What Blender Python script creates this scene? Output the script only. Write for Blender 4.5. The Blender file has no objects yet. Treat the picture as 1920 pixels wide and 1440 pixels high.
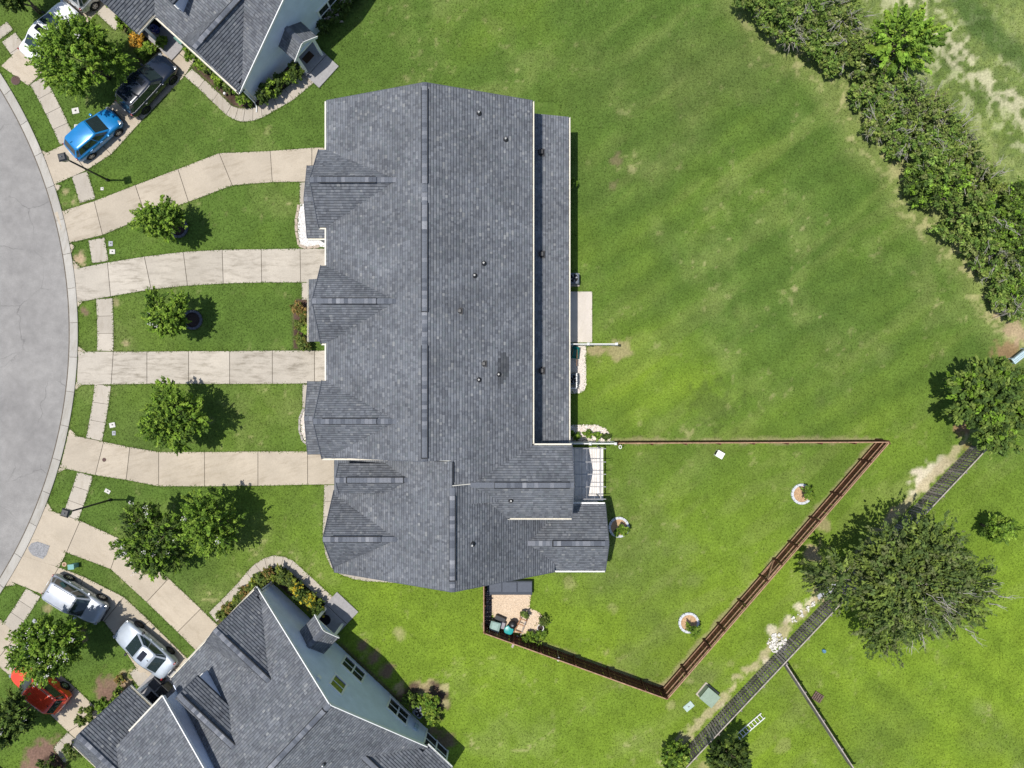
import bpy, math
import numpy as np
from math import radians, sin, cos, pi, hypot, atan2

# ------------------------------------------------------------------ camera, sky, sun, exposure
sc = bpy.context.scene
CH = 51.3                       # camera height above the lawn (m)
FPX = 1333.33                   # focal length in photo pixels (25 mm on 36 mm, 1920 px)
cam_d = bpy.data.cameras.new('camera'); cam = bpy.data.objects.new('camera', cam_d)
sc.collection.objects.link(cam)
cam.location = (0, 0, CH); cam.rotation_euler = (0, 0, 0)
cam_d.lens = 25.0; cam_d.sensor_width = 36.0; cam_d.clip_start = 0.5; cam_d.clip_end = 2000
sc.camera = cam
SUN_EL = 75.0
world = bpy.data.worlds.new('World'); sc.world = world; world.use_nodes = True
wn = world.node_tree
sky = wn.nodes.new('ShaderNodeTexSky'); sky.sky_type = 'NISHITA'; sky.sun_disc = False
sky.sun_elevation = radians(SUN_EL); sky.sun_rotation = radians(270)
wn.links.new(sky.outputs[0], wn.nodes['Background'].inputs[0])
wn.nodes['Background'].inputs[1].default_value = 0.115
sun_d = bpy.data.lights.new('sun', 'SUN'); sun = bpy.data.objects.new('sun', sun_d)
sc.collection.objects.link(sun)
sun_d.energy = 4.3; sun_d.angle = radians(0.5); sun_d.color = (1.0, 0.955, 0.89)
sun.rotation_euler = (0, radians(-(90 - SUN_EL)), 0)
sc.view_settings.view_transform = 'Standard'; sc.view_settings.look = 'None'
sc.view_settings.exposure = 0.05; sc.view_settings.gamma = 1.0
sc.view_settings.use_curve_mapping = False
sc.render.resolution_x = 1024; sc.render.resolution_y = 768

# ------------------------------------------------------------------ helpers
C = sc.collection
RNG = np.random.default_rng(7)
def W(x, y, z=0.0):
    """photo pixel + real height -> world point"""
    k = (CH - z) / FPX
    return ((x - 960) * k, (720 - y) * k, z)
def WA(pts, z=0.0): return np.array([W(x, y, z)[:2] for x, y in pts])
def vec(*a): return np.array(a, float)
def nrm(v): v = np.asarray(v, float); return v / (np.linalg.norm(v) + 1e-12)

XF = {}                                    # object name -> (loc, rz) of its root
def set_kind(o, k): o['kind'] = k; return o
def tag(o, label, cat, group=None):
    o['label'] = label; o['category'] = cat
    if group: o['group'] = group
    return o
def empty(name, loc, rz=0.0):
    o = bpy.data.objects.new(name, None); C.objects.link(o)
    o.location = loc; o.rotation_euler = (0, 0, rz); o.empty_display_size = 0.3
    XF[o] = (vec(*loc), rz); return o
def thing(name, label, cat, loc, rz=0.0, group=None):
    return tag(empty(name, loc, rz), label, cat, group)
def to_local(V, parent):
    if parent is None: return V
    loc, rz = XF[parent]
    d = V - loc; c, s = cos(-rz), sin(-rz)
    out = d.copy(); out[:, 0] = c * d[:, 0] - s * d[:, 1]; out[:, 1] = s * d[:, 0] + c * d[:, 1]
    return out
def mesh_obj(name, V, faces, mat, parent=None, local=False, smooth=False, colors=None):
    V = np.asarray(V, float).reshape(-1, 3)
    if parent is not None and not local: V = to_local(V, parent)
    me = bpy.data.meshes.new(name)
    me.from_pydata(V.tolist(), [], faces)
    if smooth: me.polygons.foreach_set('use_smooth', [True] * len(me.polygons))
    me.update()
    if colors is not None: add_col(me, colors)
    me.materials.append(mat)
    o = bpy.data.objects.new(name, me); C.objects.link(o)
    if parent is not None:
        o.parent = parent; XF[o] = XF[parent]
    else: XF[o] = (vec(0, 0, 0), 0.0)
    return o
def add_col(me, colors):
    ca = me.color_attributes.new('Col', 'FLOAT_COLOR', 'POINT')
    c = np.ones((len(me.vertices), 4), np.float32); c[:, :3] = colors
    ca.data.foreach_set('color', c.ravel())
def fast_mesh(name, V, F, mat, parent=None, local=False, colors=None, smooth=False):
    """V (n,3), F (m,k) arrays"""
    V = np.asarray(V, np.float64)
    if parent is not None and not local: V = to_local(V, parent)
    me = bpy.data.meshes.new(name); m, k = F.shape
    me.vertices.add(len(V)); me.vertices.foreach_set('co', V.astype(np.float32).ravel())
    me.loops.add(m * k); me.loops.foreach_set('vertex_index', F.astype(np.int32).ravel())
    me.polygons.add(m)
    me.polygons.foreach_set('loop_start', np.arange(0, m * k, k, dtype=np.int32))
    me.polygons.foreach_set('loop_total', np.full(m, k, np.int32))
    if smooth: me.polygons.foreach_set('use_smooth', np.ones(m, bool))
    me.update(calc_edges=True)
    if colors is not None: add_col(me, colors)
    me.materials.append(mat)
    o = bpy.data.objects.new(name, me); C.objects.link(o)
    if parent is not None:
        o.parent = parent; XF[o] = XF[parent]
    else: XF[o] = (vec(0, 0, 0), 0.0)
    return o
def copy_tree(o, parent=None):
    c = o.copy(); C.objects.link(c)
    if parent is not None: c.parent = parent
    for ch in o.children: copy_tree(ch, c)
    return c

class MB:
    def __init__(s): s.v = []; s.f = []
    def add(s, vs, fs):
        n = len(s.v); s.v += [tuple(map(float, p)) for p in vs]; s.f += [tuple(n + i for i in f) for f in fs]; return s
    def quad(s, *p): return s.add(p, [tuple(range(len(p)))])
    def box(s, c, d, rz=0.0, taper=1.0):
        x, y, z = c; a, b, h = d[0] / 2, d[1] / 2, d[2] / 2; cr, sr = cos(rz), sin(rz); vs = []
        for k, zz in ((1.0, -h), (taper, h)):
            for (i, j) in ((-a, -b), (a, -b), (a, b), (-a, b)):
                i, j = i * k, j * k
                vs.append((x + cr * i - sr * j, y + sr * i + cr * j, z + zz))
        return s.add(vs, [(3, 2, 1, 0), (4, 5, 6, 7), (0, 1, 5, 4), (1, 2, 6, 5), (2, 3, 7, 6), (3, 0, 4, 7)])
    def beam(s, p, q, w, h, up=(0, 0, 1)):
        p, q = vec(*p), vec(*q); d = nrm(q - p); up = vec(*up)
        if abs(d @ up) > 0.98: up = vec(1, 0, 0)
        sd = nrm(np.cross(d, up)); u2 = np.cross(sd, d); vs = []
        for e in (p, q):
            for (i, j) in ((-1, -1), (1, -1), (1, 1), (-1, 1)):
                vs.append(e + sd * i * w / 2 + u2 * j * h / 2)
        return s.add(vs, [(3, 2, 1, 0), (4, 5, 6, 7), (0, 1, 5, 4), (1, 2, 6, 5), (2, 3, 7, 6), (3, 0, 4, 7)])
    def prism(s, pts, z0, z1):
        n = len(pts)
        a = sum(pts[i][0] * pts[(i + 1) % n][1] - pts[(i + 1) % n][0] * pts[i][1] for i in range(n))
        if a < 0: pts = pts[::-1]
        vs = [(p[0], p[1], z0) for p in pts] + [(p[0], p[1], z1) for p in pts]
        return s.add(vs, [tuple(range(n, 2 * n))] + [(i, (i + 1) % n, n + (i + 1) % n, n + i) for i in range(n)])
    def tube(s, pts, rad, n=8, cap=True):
        pts = [vec(*p) for p in pts]; k0 = len(s.v); m = len(pts)
        for i, p in enumerate(pts):
            d = nrm(pts[min(i + 1, m - 1)] - pts[max(i - 1, 0)])
            a = nrm(np.cross(d, vec(0, 0, 1) if abs(d[2]) < .9 else vec(1, 0, 0))); b = np.cross(d, a)
            r = rad[i] if hasattr(rad, '__len__') else rad
            for j in range(n):
                t = 2 * pi * j / n; s.v.append(tuple(p + r * (cos(t) * a + sin(t) * b)))
        for i in range(m - 1):
            for j in range(n):
                s.f.append((k0 + i * n + j, k0 + i * n + (j + 1) % n, k0 + (i + 1) * n + (j + 1) % n, k0 + (i + 1) * n + j))
        if cap:
            s.f.append(tuple(k0 + j for j in range(n))[::-1]); s.f.append(tuple(k0 + (m - 1) * n + j for j in range(n)))
        return s
    def lathe(s, prof, n=20, c=(0, 0, 0), axis='z'):
        k0 = len(s.v)
        for (r, z) in prof:
            for j in range(n):
                t = 2 * pi * j / n; p = (r * cos(t), r * sin(t), z)
                if axis == 'y': p = (p[0], p[2], p[1])
                s.v.append((c[0] + p[0], c[1] + p[1], c[2] + p[2]))
        for i in range(len(prof) - 1):
            for j in range(n):
                s.f.append((k0 + i * n + j, k0 + i * n + (j + 1) % n, k0 + (i + 1) * n + (j + 1) % n, k0 + (i + 1) * n + j))
        return s
    def build(s, name, mat, parent=None, local=False, smooth=False, kind=None, bevel=0.0):
        o = mesh_obj(name, np.array(s.v), s.f, mat, parent, local, smooth)
        if kind: o['kind'] = kind
        if bevel:
            m = o.modifiers.new('bevel', 'BEVEL'); m.width = bevel; m.segments = 2; m.limit_method = 'ANGLE'
        return o

# ------------------------------------------------------------------ materials
def mat_base(name, rough=0.8, spec=0.3):
    m = bpy.data.materials.new(name); m.use_nodes = True
    nt = m.node_tree; b = nt.nodes['Principled BSDF']
    b.inputs['Roughness'].default_value = rough
    b.inputs['Specular IOR Level'].default_value = spec
    return m, nt, b
def N(nt, t, **kw):
    n = nt.nodes.new(t)
    for k, v in kw.items(): setattr(n, k, v)
    return n
def noise(nt, co, scale, detail=4, rough=0.55):
    n = N(nt, 'ShaderNodeTexNoise'); n.inputs['Scale'].default_value = scale
    n.inputs['Detail'].default_value = detail; n.inputs['Roughness'].default_value = rough
    if co is not None: nt.links.new(co, n.inputs['Vector'])
    return n.outputs['Fac']
def ramp(nt, fac, stops):
    r = N(nt, 'ShaderNodeValToRGB'); el = r.color_ramp.elements
    while len(el) < len(stops): el.new(0.5)
    for e, (p, c) in zip(el, stops):
        e.position = p; e.color = (c[0], c[1], c[2], 1) if hasattr(c, '__len__') else (c, c, c, 1)
    nt.links.new(fac, r.inputs[0]); return r.outputs[0]
def mix(nt, a, b, fac, mode='MIX'):
    m = N(nt, 'ShaderNodeMix', data_type='RGBA', blend_type=mode)
    for sock, val in ((m.inputs['A'], a), (m.inputs['B'], b), (m.inputs['Factor'], fac)):
        if hasattr(val, 'links') or hasattr(val, 'node'): nt.links.new(val, sock)
        elif hasattr(val, '__len__'): sock.default_value = (val[0], val[1], val[2], 1)
        else: sock.default_value = val
    return m.outputs['Result']
def bump(nt, b, h, strength=0.3, dist=0.02):
    n = N(nt, 'ShaderNodeBump'); n.inputs['Strength'].default_value = strength; n.inputs['Distance'].default_value = dist
    nt.links.new(h, n.inputs['Height']); nt.links.new(n.outputs[0], b.inputs['Normal'])
def coords(nt, what='Object'):
    return N(nt, 'ShaderNodeTexCoord').outputs[what]
def worldpos(nt): return N(nt, 'ShaderNodeNewGeometry').outputs['Position']
MATS = {}
def plain(name, col, rough=0.6, spec=0.3, metal=0.0, var=0.12, scale=6.0, bmp=0.0):
    """simple material: colour with two scales of grain and wear"""
    if name in MATS: return MATS[name]
    m, nt, b = mat_base(name, rough, spec); b.inputs['Metallic'].default_value = metal
    co = worldpos(nt)
    f = noise(nt, co, scale, 5)
    lo = [c * (1 - var) for c in col]; hi = [min(1, c * (1 + var)) for c in col]
    c = ramp(nt, f, [(0.3, lo), (0.7, hi)])
    nt.links.new(c, b.inputs['Base Color'])
    if bmp: bump(nt, b, noise(nt, co, scale * 6, 3), bmp, 0.01)
    MATS[name] = m; return m
def attr_mat(name, rough=0.8, spec=0.2, fine=30.0, amount=0.25, bmp=0.3, transl=0.0, big=0.0):
    m, nt, b = mat_base(name, rough, spec)
    a = N(nt, 'ShaderNodeAttribute', attribute_name='Col').outputs['Color']
    co = worldpos(nt)
    f = noise(nt, co, fine, 4, 0.6)
    v = ramp(nt, f, [(0.25, 1 - amount), (0.75, 1 + amount)])
    c = mix(nt, a, v, 1.0, 'MULTIPLY')
    if big:
        f2 = noise(nt, co, 0.45, 3); v2 = ramp(nt, f2, [(0.3, 1 - big), (0.7, 1 + big)]); c = mix(nt, c, v2, 1.0, 'MULTIPLY')
    nt.links.new(c, b.inputs['Base Color'])
    if bmp: bump(nt, b, f, bmp, 0.03)
    if transl:
        b.inputs['Transmission Weight'].default_value = 0.0
        tr = N(nt, 'ShaderNodeBsdfTranslucent'); nt.links.new(c, tr.inputs[0])
        ms = N(nt, 'ShaderNodeMixShader'); ms.inputs[0].default_value = transl
        nt.links.new(b.outputs[0], ms.inputs[1]); nt.links.new(tr.outputs[0], ms.inputs[2])
        nt.links.new(ms.outputs[0], nt.nodes['Material Output'].inputs['Surface'])
    MATS[name] = m; return m
def concrete(name, col, streak=0.0, ang=0.0, dark=0.55):
    m, nt, b = mat_base(name, 0.85, 0.2)
    co = worldpos(nt)
    big = noise(nt, co, 0.5, 4); f1 = ramp(nt, big, [(0.3, [c * 0.9 for c in col]), (0.7, [c * 1.07 for c in col])])
    fine = noise(nt, co, 14, 5, 0.7); v = ramp(nt, fine, [(0.3, 0.9), (0.7, 1.08)])
    c = mix(nt, f1, v, 1.0, 'MULTIPLY')
    if streak:
        mp = N(nt, 'ShaderNodeMapping'); nt.links.new(co, mp.inputs[0]); mp.inputs['Rotation'].default_value = (0, 0, -ang)
        mp2 = N(nt, 'ShaderNodeMapping'); nt.links.new(mp.outputs[0], mp2.inputs[0]); mp2.inputs['Scale'].default_value = (0.5, 2.0, 1)
        s1 = noise(nt, mp2.outputs[0], 1.6, 6, 0.68)
        s2 = noise(nt, co, 0.33, 2)
        k1 = ramp(nt, s1, [(0.47, 0.0), (0.66, 1.0)]); k2 = ramp(nt, s2, [(0.36, 0.0), (0.56, 1.0)])
        k = mix(nt, k1, k2, 1.0, 'MULTIPLY')
        sc_ = mix(nt, (0, 0, 0), k, streak)
        c = mix(nt, c, [x * dark for x in (col[0], col[1] * .95, col[2] * .86)], sc_)
    oi = N(nt, 'ShaderNodeObjectInfo'); c = mix(nt, c, ramp(nt, oi.outputs['Random'], [(0, 0.91), (1, 1.06)]), 1.0, 'MULTIPLY')
    # small dark specks and spots
    sp = noise(nt, co, 5.5, 2, 0.4); ks = ramp(nt, sp, [(0.70, 0.0), (0.76, 0.35)])
    c = mix(nt, c, [x * 0.6 for x in col], ks)
    nt.links.new(c, b.inputs['Base Color']); bump(nt, b, fine, 0.25, 0.01)
    MATS[name] = m; return m
def glass(name, col=(0.02, 0.03, 0.035), rough=0.06):
    m, nt, b = mat_base(name, rough, 0.8); b.inputs['Base Color'].default_value = (*col, 1)
    b.inputs['Coat Weight'].default_value = 0.5; MATS[name] = m; return m
def paint(name, col, metal=0.0, rough=0.32):
    m, nt, b = mat_base(name, rough, 0.5)
    co = worldpos(nt); f = noise(nt, co, 3.0, 3)
    nt.links.new(ramp(nt, f, [(0.3, [c * 0.93 for c in col]), (0.7, [c * 1.05 for c in col])]), b.inputs['Base Color'])
    b.inputs['Metallic'].default_value = metal; b.inputs['Coat Weight'].default_value = 0.7; b.inputs['Coat Roughness'].default_value = 0.08
    MATS[name] = m; return m
def siding(name, col):
    m, nt, b = mat_base(name, 0.75, 0.25)
    co = worldpos(nt)
    sp = N(nt, 'ShaderNodeSeparateXYZ'); nt.links.new(co, sp.inputs[0])
    mu = N(nt, 'ShaderNodeMath', operation='MULTIPLY'); nt.links.new(sp.outputs[2], mu.inputs[0]); mu.inputs[1].default_value = 1 / 0.15
    fr = N(nt, 'ShaderNodeMath', operation='FRACT'); nt.links.new(mu.outputs[0], fr.inputs[0])
    f = noise(nt, co, 1.3, 4); c = ramp(nt, f, [(0.3, [x * 0.92 for x in col]), (0.7, [x * 1.06 for x in col])])
    lap_shade = ramp(nt, fr.outputs[0], [(0.0, 0.72), (0.1, 1.0)]); c = mix(nt, c, lap_shade, 1.0, 'MULTIPLY')  # lower edge of each board darkened: lap shade put into the colour
    nt.links.new(c, b.inputs['Base Color']); iv = N(nt, 'ShaderNodeMath', operation='SUBTRACT'); iv.inputs[0].default_value = 1.0; nt.links.new(fr.outputs[0], iv.inputs[1]); bump(nt, b, iv.outputs[0], 0.5, 0.015)
    MATS[name] = m; return m

M_shingle = attr_mat('shingle_granules', 0.95, 0.15, 22, 0.16, 0.2, big=0.15)
M_leaf = attr_mat('leaf', 0.6, 0.15, 8, 0.12, 0.0, transl=0.18)
M_grass = attr_mat('grass_ground', 0.95, 0.1, 7.0, 0.34, 0.5)
M_blade = attr_mat('grass_blade', 0.8, 0.15, 3.0, 0.12, 0.0, transl=0.25)
M_stone = attr_mat('stone', 0.9, 0.2, 30, 0.15, 0.2)
M_white = plain('white_trim', (0.84, 0.84, 0.82), 0.5, 0.3, var=0.05)
M_cream = plain('cream_trim', (0.70, 0.67, 0.58), 0.55, 0.3, var=0.08)
M_decking = plain('roof_deck', (0.06, 0.065, 0.075), 0.9)
M_vent = plain('ridge_vent', (0.025, 0.027, 0.03), 0.8, var=0.3)
M_blue_siding = siding('blue_grey_siding', (0.74, 0.80, 0.92))
M_grey_siding = siding('grey_siding', (0.45, 0.47, 0.47))
M_glass = glass('window_glass', (0.025, 0.035, 0.03))
M_conc = concrete('concrete_beige', (0.46, 0.40, 0.315), 0.5, 0.3, 0.6)
M_conc_grey = concrete('concrete_stained', (0.48, 0.435, 0.365), 0.75, 0.0, 0.42)
M_conc_tan = concrete('concrete_tan', (0.47, 0.405, 0.315), 0.35, -0.7, 0.65)
M_conc_walk = concrete('concrete_walk', (0.45, 0.405, 0.34), 0.5, 1.5, 0.7)
M_joint = plain('joint_dirt', (0.13, 0.11, 0.085), 0.95, var=0.35, scale=9)
M_kerb = concrete('kerb_concrete', (0.42, 0.40, 0.36), 0.6, 1.3, 0.7)
M_metal_dark = plain('dark_metal', (0.02, 0.021, 0.024), 0.45, 0.5, var=0.2)
M_metal = plain('galvanised', (0.42, 0.43, 0.44), 0.4, 0.5, metal=0.6)
M_bark = plain('bark', (0.16, 0.125, 0.095), 0.9, 0.1, var=0.35, scale=14, bmp=0.4)
M_bark_grey = plain('grey_bark', (0.36, 0.33, 0.30), 0.9, 0.1, var=0.3, scale=14, bmp=0.4)
M_black = plain('black_plastic', (0.012, 0.012, 0.013), 0.55, 0.4, var=0.2)
M_brown_wood = plain('brown_stained_wood', (0.145, 0.062, 0.034), 0.8, 0.2, var=0.35, scale=5)
M_brown_light = plain('brown_wood_edge', (0.36, 0.22, 0.14), 0.8, 0.2, var=0.3, scale=5)
M_grey_wood = plain('weathered_wood', (0.30, 0.265, 0.24), 0.9, 0.15, var=0.4, scale=4)
M_grey_wood_l = plain('weathered_wood_light', (0.40, 0.35, 0.31), 0.9, 0.15, var=0.3, scale=4)
M_vinyl = plain('white_vinyl', (0.80, 0.80, 0.79), 0.4, 0.4, var=0.03)
# ------------------------------------------------------------------ ground and planting masks
def vnoise(x, y, s, seed):
    r = np.random.default_rng(seed); T = r.random((256, 256))
    u = x / s + 1000; v = y / s + 1000; iu = np.floor(u).astype(int); iv = np.floor(v).astype(int)
    fu = u - iu; fv = v - iv; fu = fu * fu * (3 - 2 * fu); fv = fv * fv * (3 - 2 * fv)
    g = lambda a, b: T[a % 256, b % 256]
    return (g(iu, iv) * (1 - fu) + g(iu + 1, iv) * fu) * (1 - fv) + (g(iu, iv + 1) * (1 - fu) + g(iu + 1, iv + 1) * fu) * fv
def fbm(x, y, s, seed, o=4):
    t = 0; a = 1; w = 0
    for i in range(o):
        t = t + a * vnoise(x, y, s / 2 ** i, seed + i); w += a; a *= 0.55
    return t / w
def inpoly(x, y, P):
    r = np.zeros(x.shape, bool); n = len(P); j = n - 1
    for i in range(n):
        xi, yi = P[i]; xj, yj = P[j]
        c = ((yi > y) != (yj > y)) & (x < (xj - xi) * (y - yi) / (yj - yi + 1e-12) + xi)
        r ^= c; j = i
    return r
def dline(x, y, P):
    d = np.full(x.shape, 1e9)
    for (ax, ay), (bx, by) in zip(P[:-1], P[1:]):
        dx, dy = bx - ax, by - ay; t = np.clip(((x - ax) * dx + (y - ay) * dy) / (dx * dx + dy * dy + 1e-9), 0, 1)
        d = np.minimum(d, np.hypot(x - ax - t * dx, y - ay - t * dy))
    return d
def dpoly(x, y, P):                 # signed: negative inside
    d = dline(x, y, np.vstack([P, P[:1]])); return np.where(inpoly(x, y, P), -d, d)
def sm(a, b, x): t = np.clip((x - a) / (b - a), 0, 1); return t * t * (3 - 2 * t)

HEDGE_L = WA([(1380, -40), (1425, 30), (1490, 95), (1545, 130), (1590, 205), (1625, 265), (1690, 310), (1705, 370), (1760, 430), (1830, 510), (1870, 590), (1940, 650)])
HEDGE_MID = WA([(1460, -60), (1560, 60), (1660, 150), (1740, 250), (1800, 350), (1860, 450), (1940, 560)])
FENCE_A = (W(1262, 1465, 1.85), W(1852, 840, 1.85))        # weathered fence, top line
def ground_colour(x, y):
    n1 = fbm(x, y, 9, 1); n2 = fbm(x, y, 2.6, 20); n3 = fbm(x, y, 0.7, 40, 3); n4 = fbm(x + y * .6, y - x * .6, 14, 60)
    n5 = fbm(x, y, 0.42, 140, 2)
    # mowing streaks run up to the right in the big yard
    a = radians(38); sx = (x * cos(a) + y * sin(a)) / 5.0; sy = (-x * sin(a) + y * cos(a))
    st = fbm(sx, sy, 1.5, 80, 3)
    base = np.stack([np.full(x.shape, v) for v in (0.087, 0.146, 0.027)], -1)
    lush = vec(0.172, 0.258, 0.024); dull = vec(0.100, 0.138, 0.036); dry = vec(0.36, 0.33, 0.16); pale = vec(0.195, 0.230, 0.072)
    def mixc(c, k, t): return c * (1 - t[..., None]) + k * t[..., None]
    zone = sm(2, -16, y) * 0.75 + sm(0, 30, x) * 0.12            # southern yards are brighter, yellower turf
    zone = zone * sm(-26, -8, x) + 0.10 * sm(-16, -22, y)
    zone = zone * .9 + 0.75 * np.exp(-((x - 9.5) / 6) ** 2 - ((y - .3) / 3.4) ** 2) + .22 * np.exp(-((x - 20) / 8) ** 2 - ((y + 1) / 4) ** 2)
    c = mixc(base, lush, np.clip(zone + 0.9 * (n1 - .5) + .3 * (st - .5), 0, 1))
    c = mixc(c, dull, np.clip(2.4 * (n4 - .52) + .9 * (n2 - .5), 0, .75))
    c = mixc(c, pale, np.clip(1.6 * (n2 - .58), 0, .30))
    c = mixc(c, pale, np.clip(2.0 * (st - .58), 0, .25) * sm(3, 9, x))
    # mower passes: bands of turf leaning one way or the other
    am = radians(31); wob = 0.5 * fbm(x, y, 6, 170, 2)
    band = np.sin((-x * sin(am) + y * cos(am) + wob) * 2 * pi / 2.3); band = band / np.sqrt(.25 + band * band)
    big = sm(3.5, 8, x) * sm(-5, -3, y)
    am2 = radians(-38); band2 = np.sin((-x * sin(am2) + y * cos(am2) + wob) * 2 * pi / 2.6) * sm(20, 24, x) * sm(-14, -17, y)
    c = c * (1 + (.09 * band * big * (.35 + 1.1 * n1) + .07 * band2)[..., None] * np.array([1.15, .9, 1.0]))
    # weeds / straw spots
    c = mixc(c, dry, np.clip(9 * (n5 - .74), 0, .5) * np.clip(3 * (n2 - .46), 0, 1))
    # dry verge along the hedgerow
    d = dline(x, y, HEDGE_L); c = mixc(c, pale * 1.1, sm(2.4, 0.4, d + 1.6 * (n2 - .5)) * .55)
    c = mixc(c, dry * 1.1, sm(1.9, 0.3, d + 1.2 * (n3 - .5)) * np.clip(5 * (n5 - .54), 0, .7))
    # meadow beyond the hedgerow
    side = inpoly(x, y, np.vstack([HEDGE_L, [[140, 60], [140, 160], [20, 160]]]))
    c = mixc(c, pale * vec(1.0, 1.05, 1.0), side * np.clip(.55 + 1.6 * (n2 - .5), 0, 1))
    path = WA([(1640, -60), (1690, -8), (1740, 40), (1790, 85), (1845, 140), (1930, 215), (2050, 330)])
    d = dline(x, y, path) + 1.6 * (n3 - .5) + 2.4 * (n2 - .5)
    c = mixc(c, vec(.50, .45, .31), sm(1.2, .1, d) * np.clip(.1 + 2.6 * (n5 - .44), 0, .7))
    c = mixc(c, vec(.46, .45, .27), sm(5.5, .6, d) * np.clip(4 * (n5 - .54), 0, .6))
    c = mixc(c, vec(.10, .14, .045), side * np.clip(5 * (.42 - n5), 0, .6))
    p2 = WA([(1790, -20), (1850, 60), (1930, 120)])
    c = mixc(c, vec(.07, .12, .03), sm(1.4, .4, dline(x, y, p2) + 1.5 * (n2 - .5)) * .8)
    # worn ground: circles (px, py, radius px, kind)
    soil = vec(.42, .31, .20); red = vec(.27, .155, .095); sand = vec(.62, .55, .42); mulch = vec(.085, .055, .042); mulch2 = vec(.20, .125, .095)
    for (px, py, r, k, s) in [
        (1725, 905, 22, sand, .9), (1745, 880, 16, sand, .8), (1768, 868, 12, sand, .7), (1712, 925, 14, sand, .8), (1672, 960, 10, soil, .8),
        (1500, 1140, 12, sand, .8), (1518, 1128, 14, sand, .8), (1480, 1160, 9, sand, .7), (1436, 1240, 8, sand, .8), (1448, 1182, 8, sand, .8),
        (1352, 1322, 8, sand, .6), (1528, 1040, 22, soil, .8), (1538, 1108, 20, soil, .8), (1520, 1075, 16, soil, .6), (1545, 985, 14, soil, .5),
        (1805, 800, 18, red, .8), (1812, 835, 16, red, .7), (1800, 770, 14, red, .7), (1890, 655, 26, red, .75), (1870, 590, 12, soil, .8), (1905, 625, 22, soil, .8),
        (152, 487, 14, soil, .9), (138, 378, 9, soil, .7), (124, 360, 8, soil, .6), (160, 582, 8, mulch2, .8), (220, 568, 9, soil, .45), (236, 645, 9, soil, .5),
        (1160, 655, 20, soil, .55), (1115, 655, 12, soil, .6), (1155, 300, 14, mulch2, .5), (1150, 350, 10, mulch2, .4), (1185, 315, 10, dry, .5),
        (795, 1305, 30, soil, .7), (822, 1310, 26, mulch, 1.0), (805, 1335, 24, mulch, 1.0), (765, 1300, 22, mulch, .9), (835, 1290, 9, dry, .9), (836, 1318, 8, dry, .8),
        (700, 1232, 16, mulch2, .9), (725, 1262, 16, mulch2, .9), (750, 1290, 14, soil, .7), (680, 1212, 14, mulch2, .9), (835, 1395, 18, mulch2, .8), (815, 1372, 14, mulch2, .8),
        (210, 1285, 26, mulch2, .9), (190, 1300, 18, mulch2, .9), (232, 1268, 16, soil, .8), (245, 1262, 8, dry, .9),
        (90, 1408, 24, mulch2, 1.0), (70, 1425, 24, mulch2, 1.0), (105, 1425, 20, mulch2, 1.0), (55, 1440, 20, mulch2, .9),
        (1280, 1428, 12, soil, .6), (1320, 1440, 16, soil, .4), (1240, 1290, 9, soil, .4), (1258, 1322, 8, dry, .5), (1490, 540, 6, dry, .8), (1537, 594, 4, dry, .7),
        (148, 1195, 17, mulch2, .9), (90, 1140, 10, soil, .5), (755, 1192, 12, dry, .5), (745, 1185, 8, dry, .5), (1135, 1225, 9, soil, .4), (1070, 1095, 12, dry, .4),
        (1340, 760, 45, dull * .8, .5), (1150, 1140, 9, dry, .3), (1470, 1398, 14, dry, .3), (280, 60, 30, mulch, .8), (262, 85, 22, mulch, .9), (295, 85, 18, mulch2, .8), (245, 55, 20, mulch, .8)]:
        q = W(px, py); R = r / 26.0
        d = np.hypot(x - q[0], y - q[1]) + R * 1.4 * (n3 - .5) + R * .8 * (n2 - .5) + R * 1.1 * (n5 - .5)
        c = mixc(c, k, sm(R * 1.15, R * .5, d) * s)
    # bare line at the foot of the fences
    fa, fb = FENCE_A; off = -0.35
    ft = np.array([(fa[0] + off, fa[1] - off), (fb[0] + off, fb[1] - off)])
    c = mixc(c, vec(.42, .36, .22), sm(.42, .08, dline(x, y, ft) + .9 * (n3 - .5) + .8 * (n5 - .5)) * .75)
    for P in (FB1, FB2, FB3):
        c = mixc(c, vec(.33, .27, .16), sm(.3, .05, dline(x, y, np.array(P)) + .6 * (n3 - .5)) * .6)
    for P in MULCH_BEDS: c = mixc(c, mulch * (1 + .9 * (n3[..., None] - .5)), sm(.12, -.12, dpoly(x, y, WA(P))))
    c = c * (1 + .40 * (n3[..., None] - .5)) * (1 + .22 * (n2[..., None] - .5))
    return np.clip(c, .004, .9)

ZB = 1.8
FB1 = [W(1160, 831, ZB)[:2], W(1668, 829, ZB)[:2]]
FB2 = [W(1668, 829, ZB)[:2], W(1251, 1311, ZB)[:2]]
FB3 = [W(1251, 1311, ZB)[:2], W(907, 1187, ZB)[:2]]
FB4 = [W(907, 1187, ZB)[:2], W(907, 1085, ZB)[:2]]
MULCH_BEDS = [
    [(356, 100), (362, 128), (408, 170), (436, 199), (462, 205), (492, 196), (575, 135), (555, 105), (480, 185), (400, 120)],
    [(404, 1165), (444, 1128), (466, 1098), (490, 1071), (514, 1066), (542, 1070), (570, 1094), (612, 1134), (600, 1165), (512, 1092), (425, 1178)],
    [(600, 62), (640, 15), (700, -20), (640, -60), (580, 50)], [(632, 1199), (650, 1215), (760, 1320), (740, 1310), (640, 1215)],
    [(548, 575), (556, 560), (580, 560), (582, 655), (550, 655)],
    [(72, 1444), (84, 1420), (106, 1412), (124, 1424), (122, 1445)],
]
CC = W(-742, 625)                          # centre of the street's curve
RPX = 26.0
def arc_pt(r_px, ang): return (CC[0] + r_px * CH / FPX * cos(ang), CC[1] + r_px * CH / FPX * sin(ang))

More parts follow.
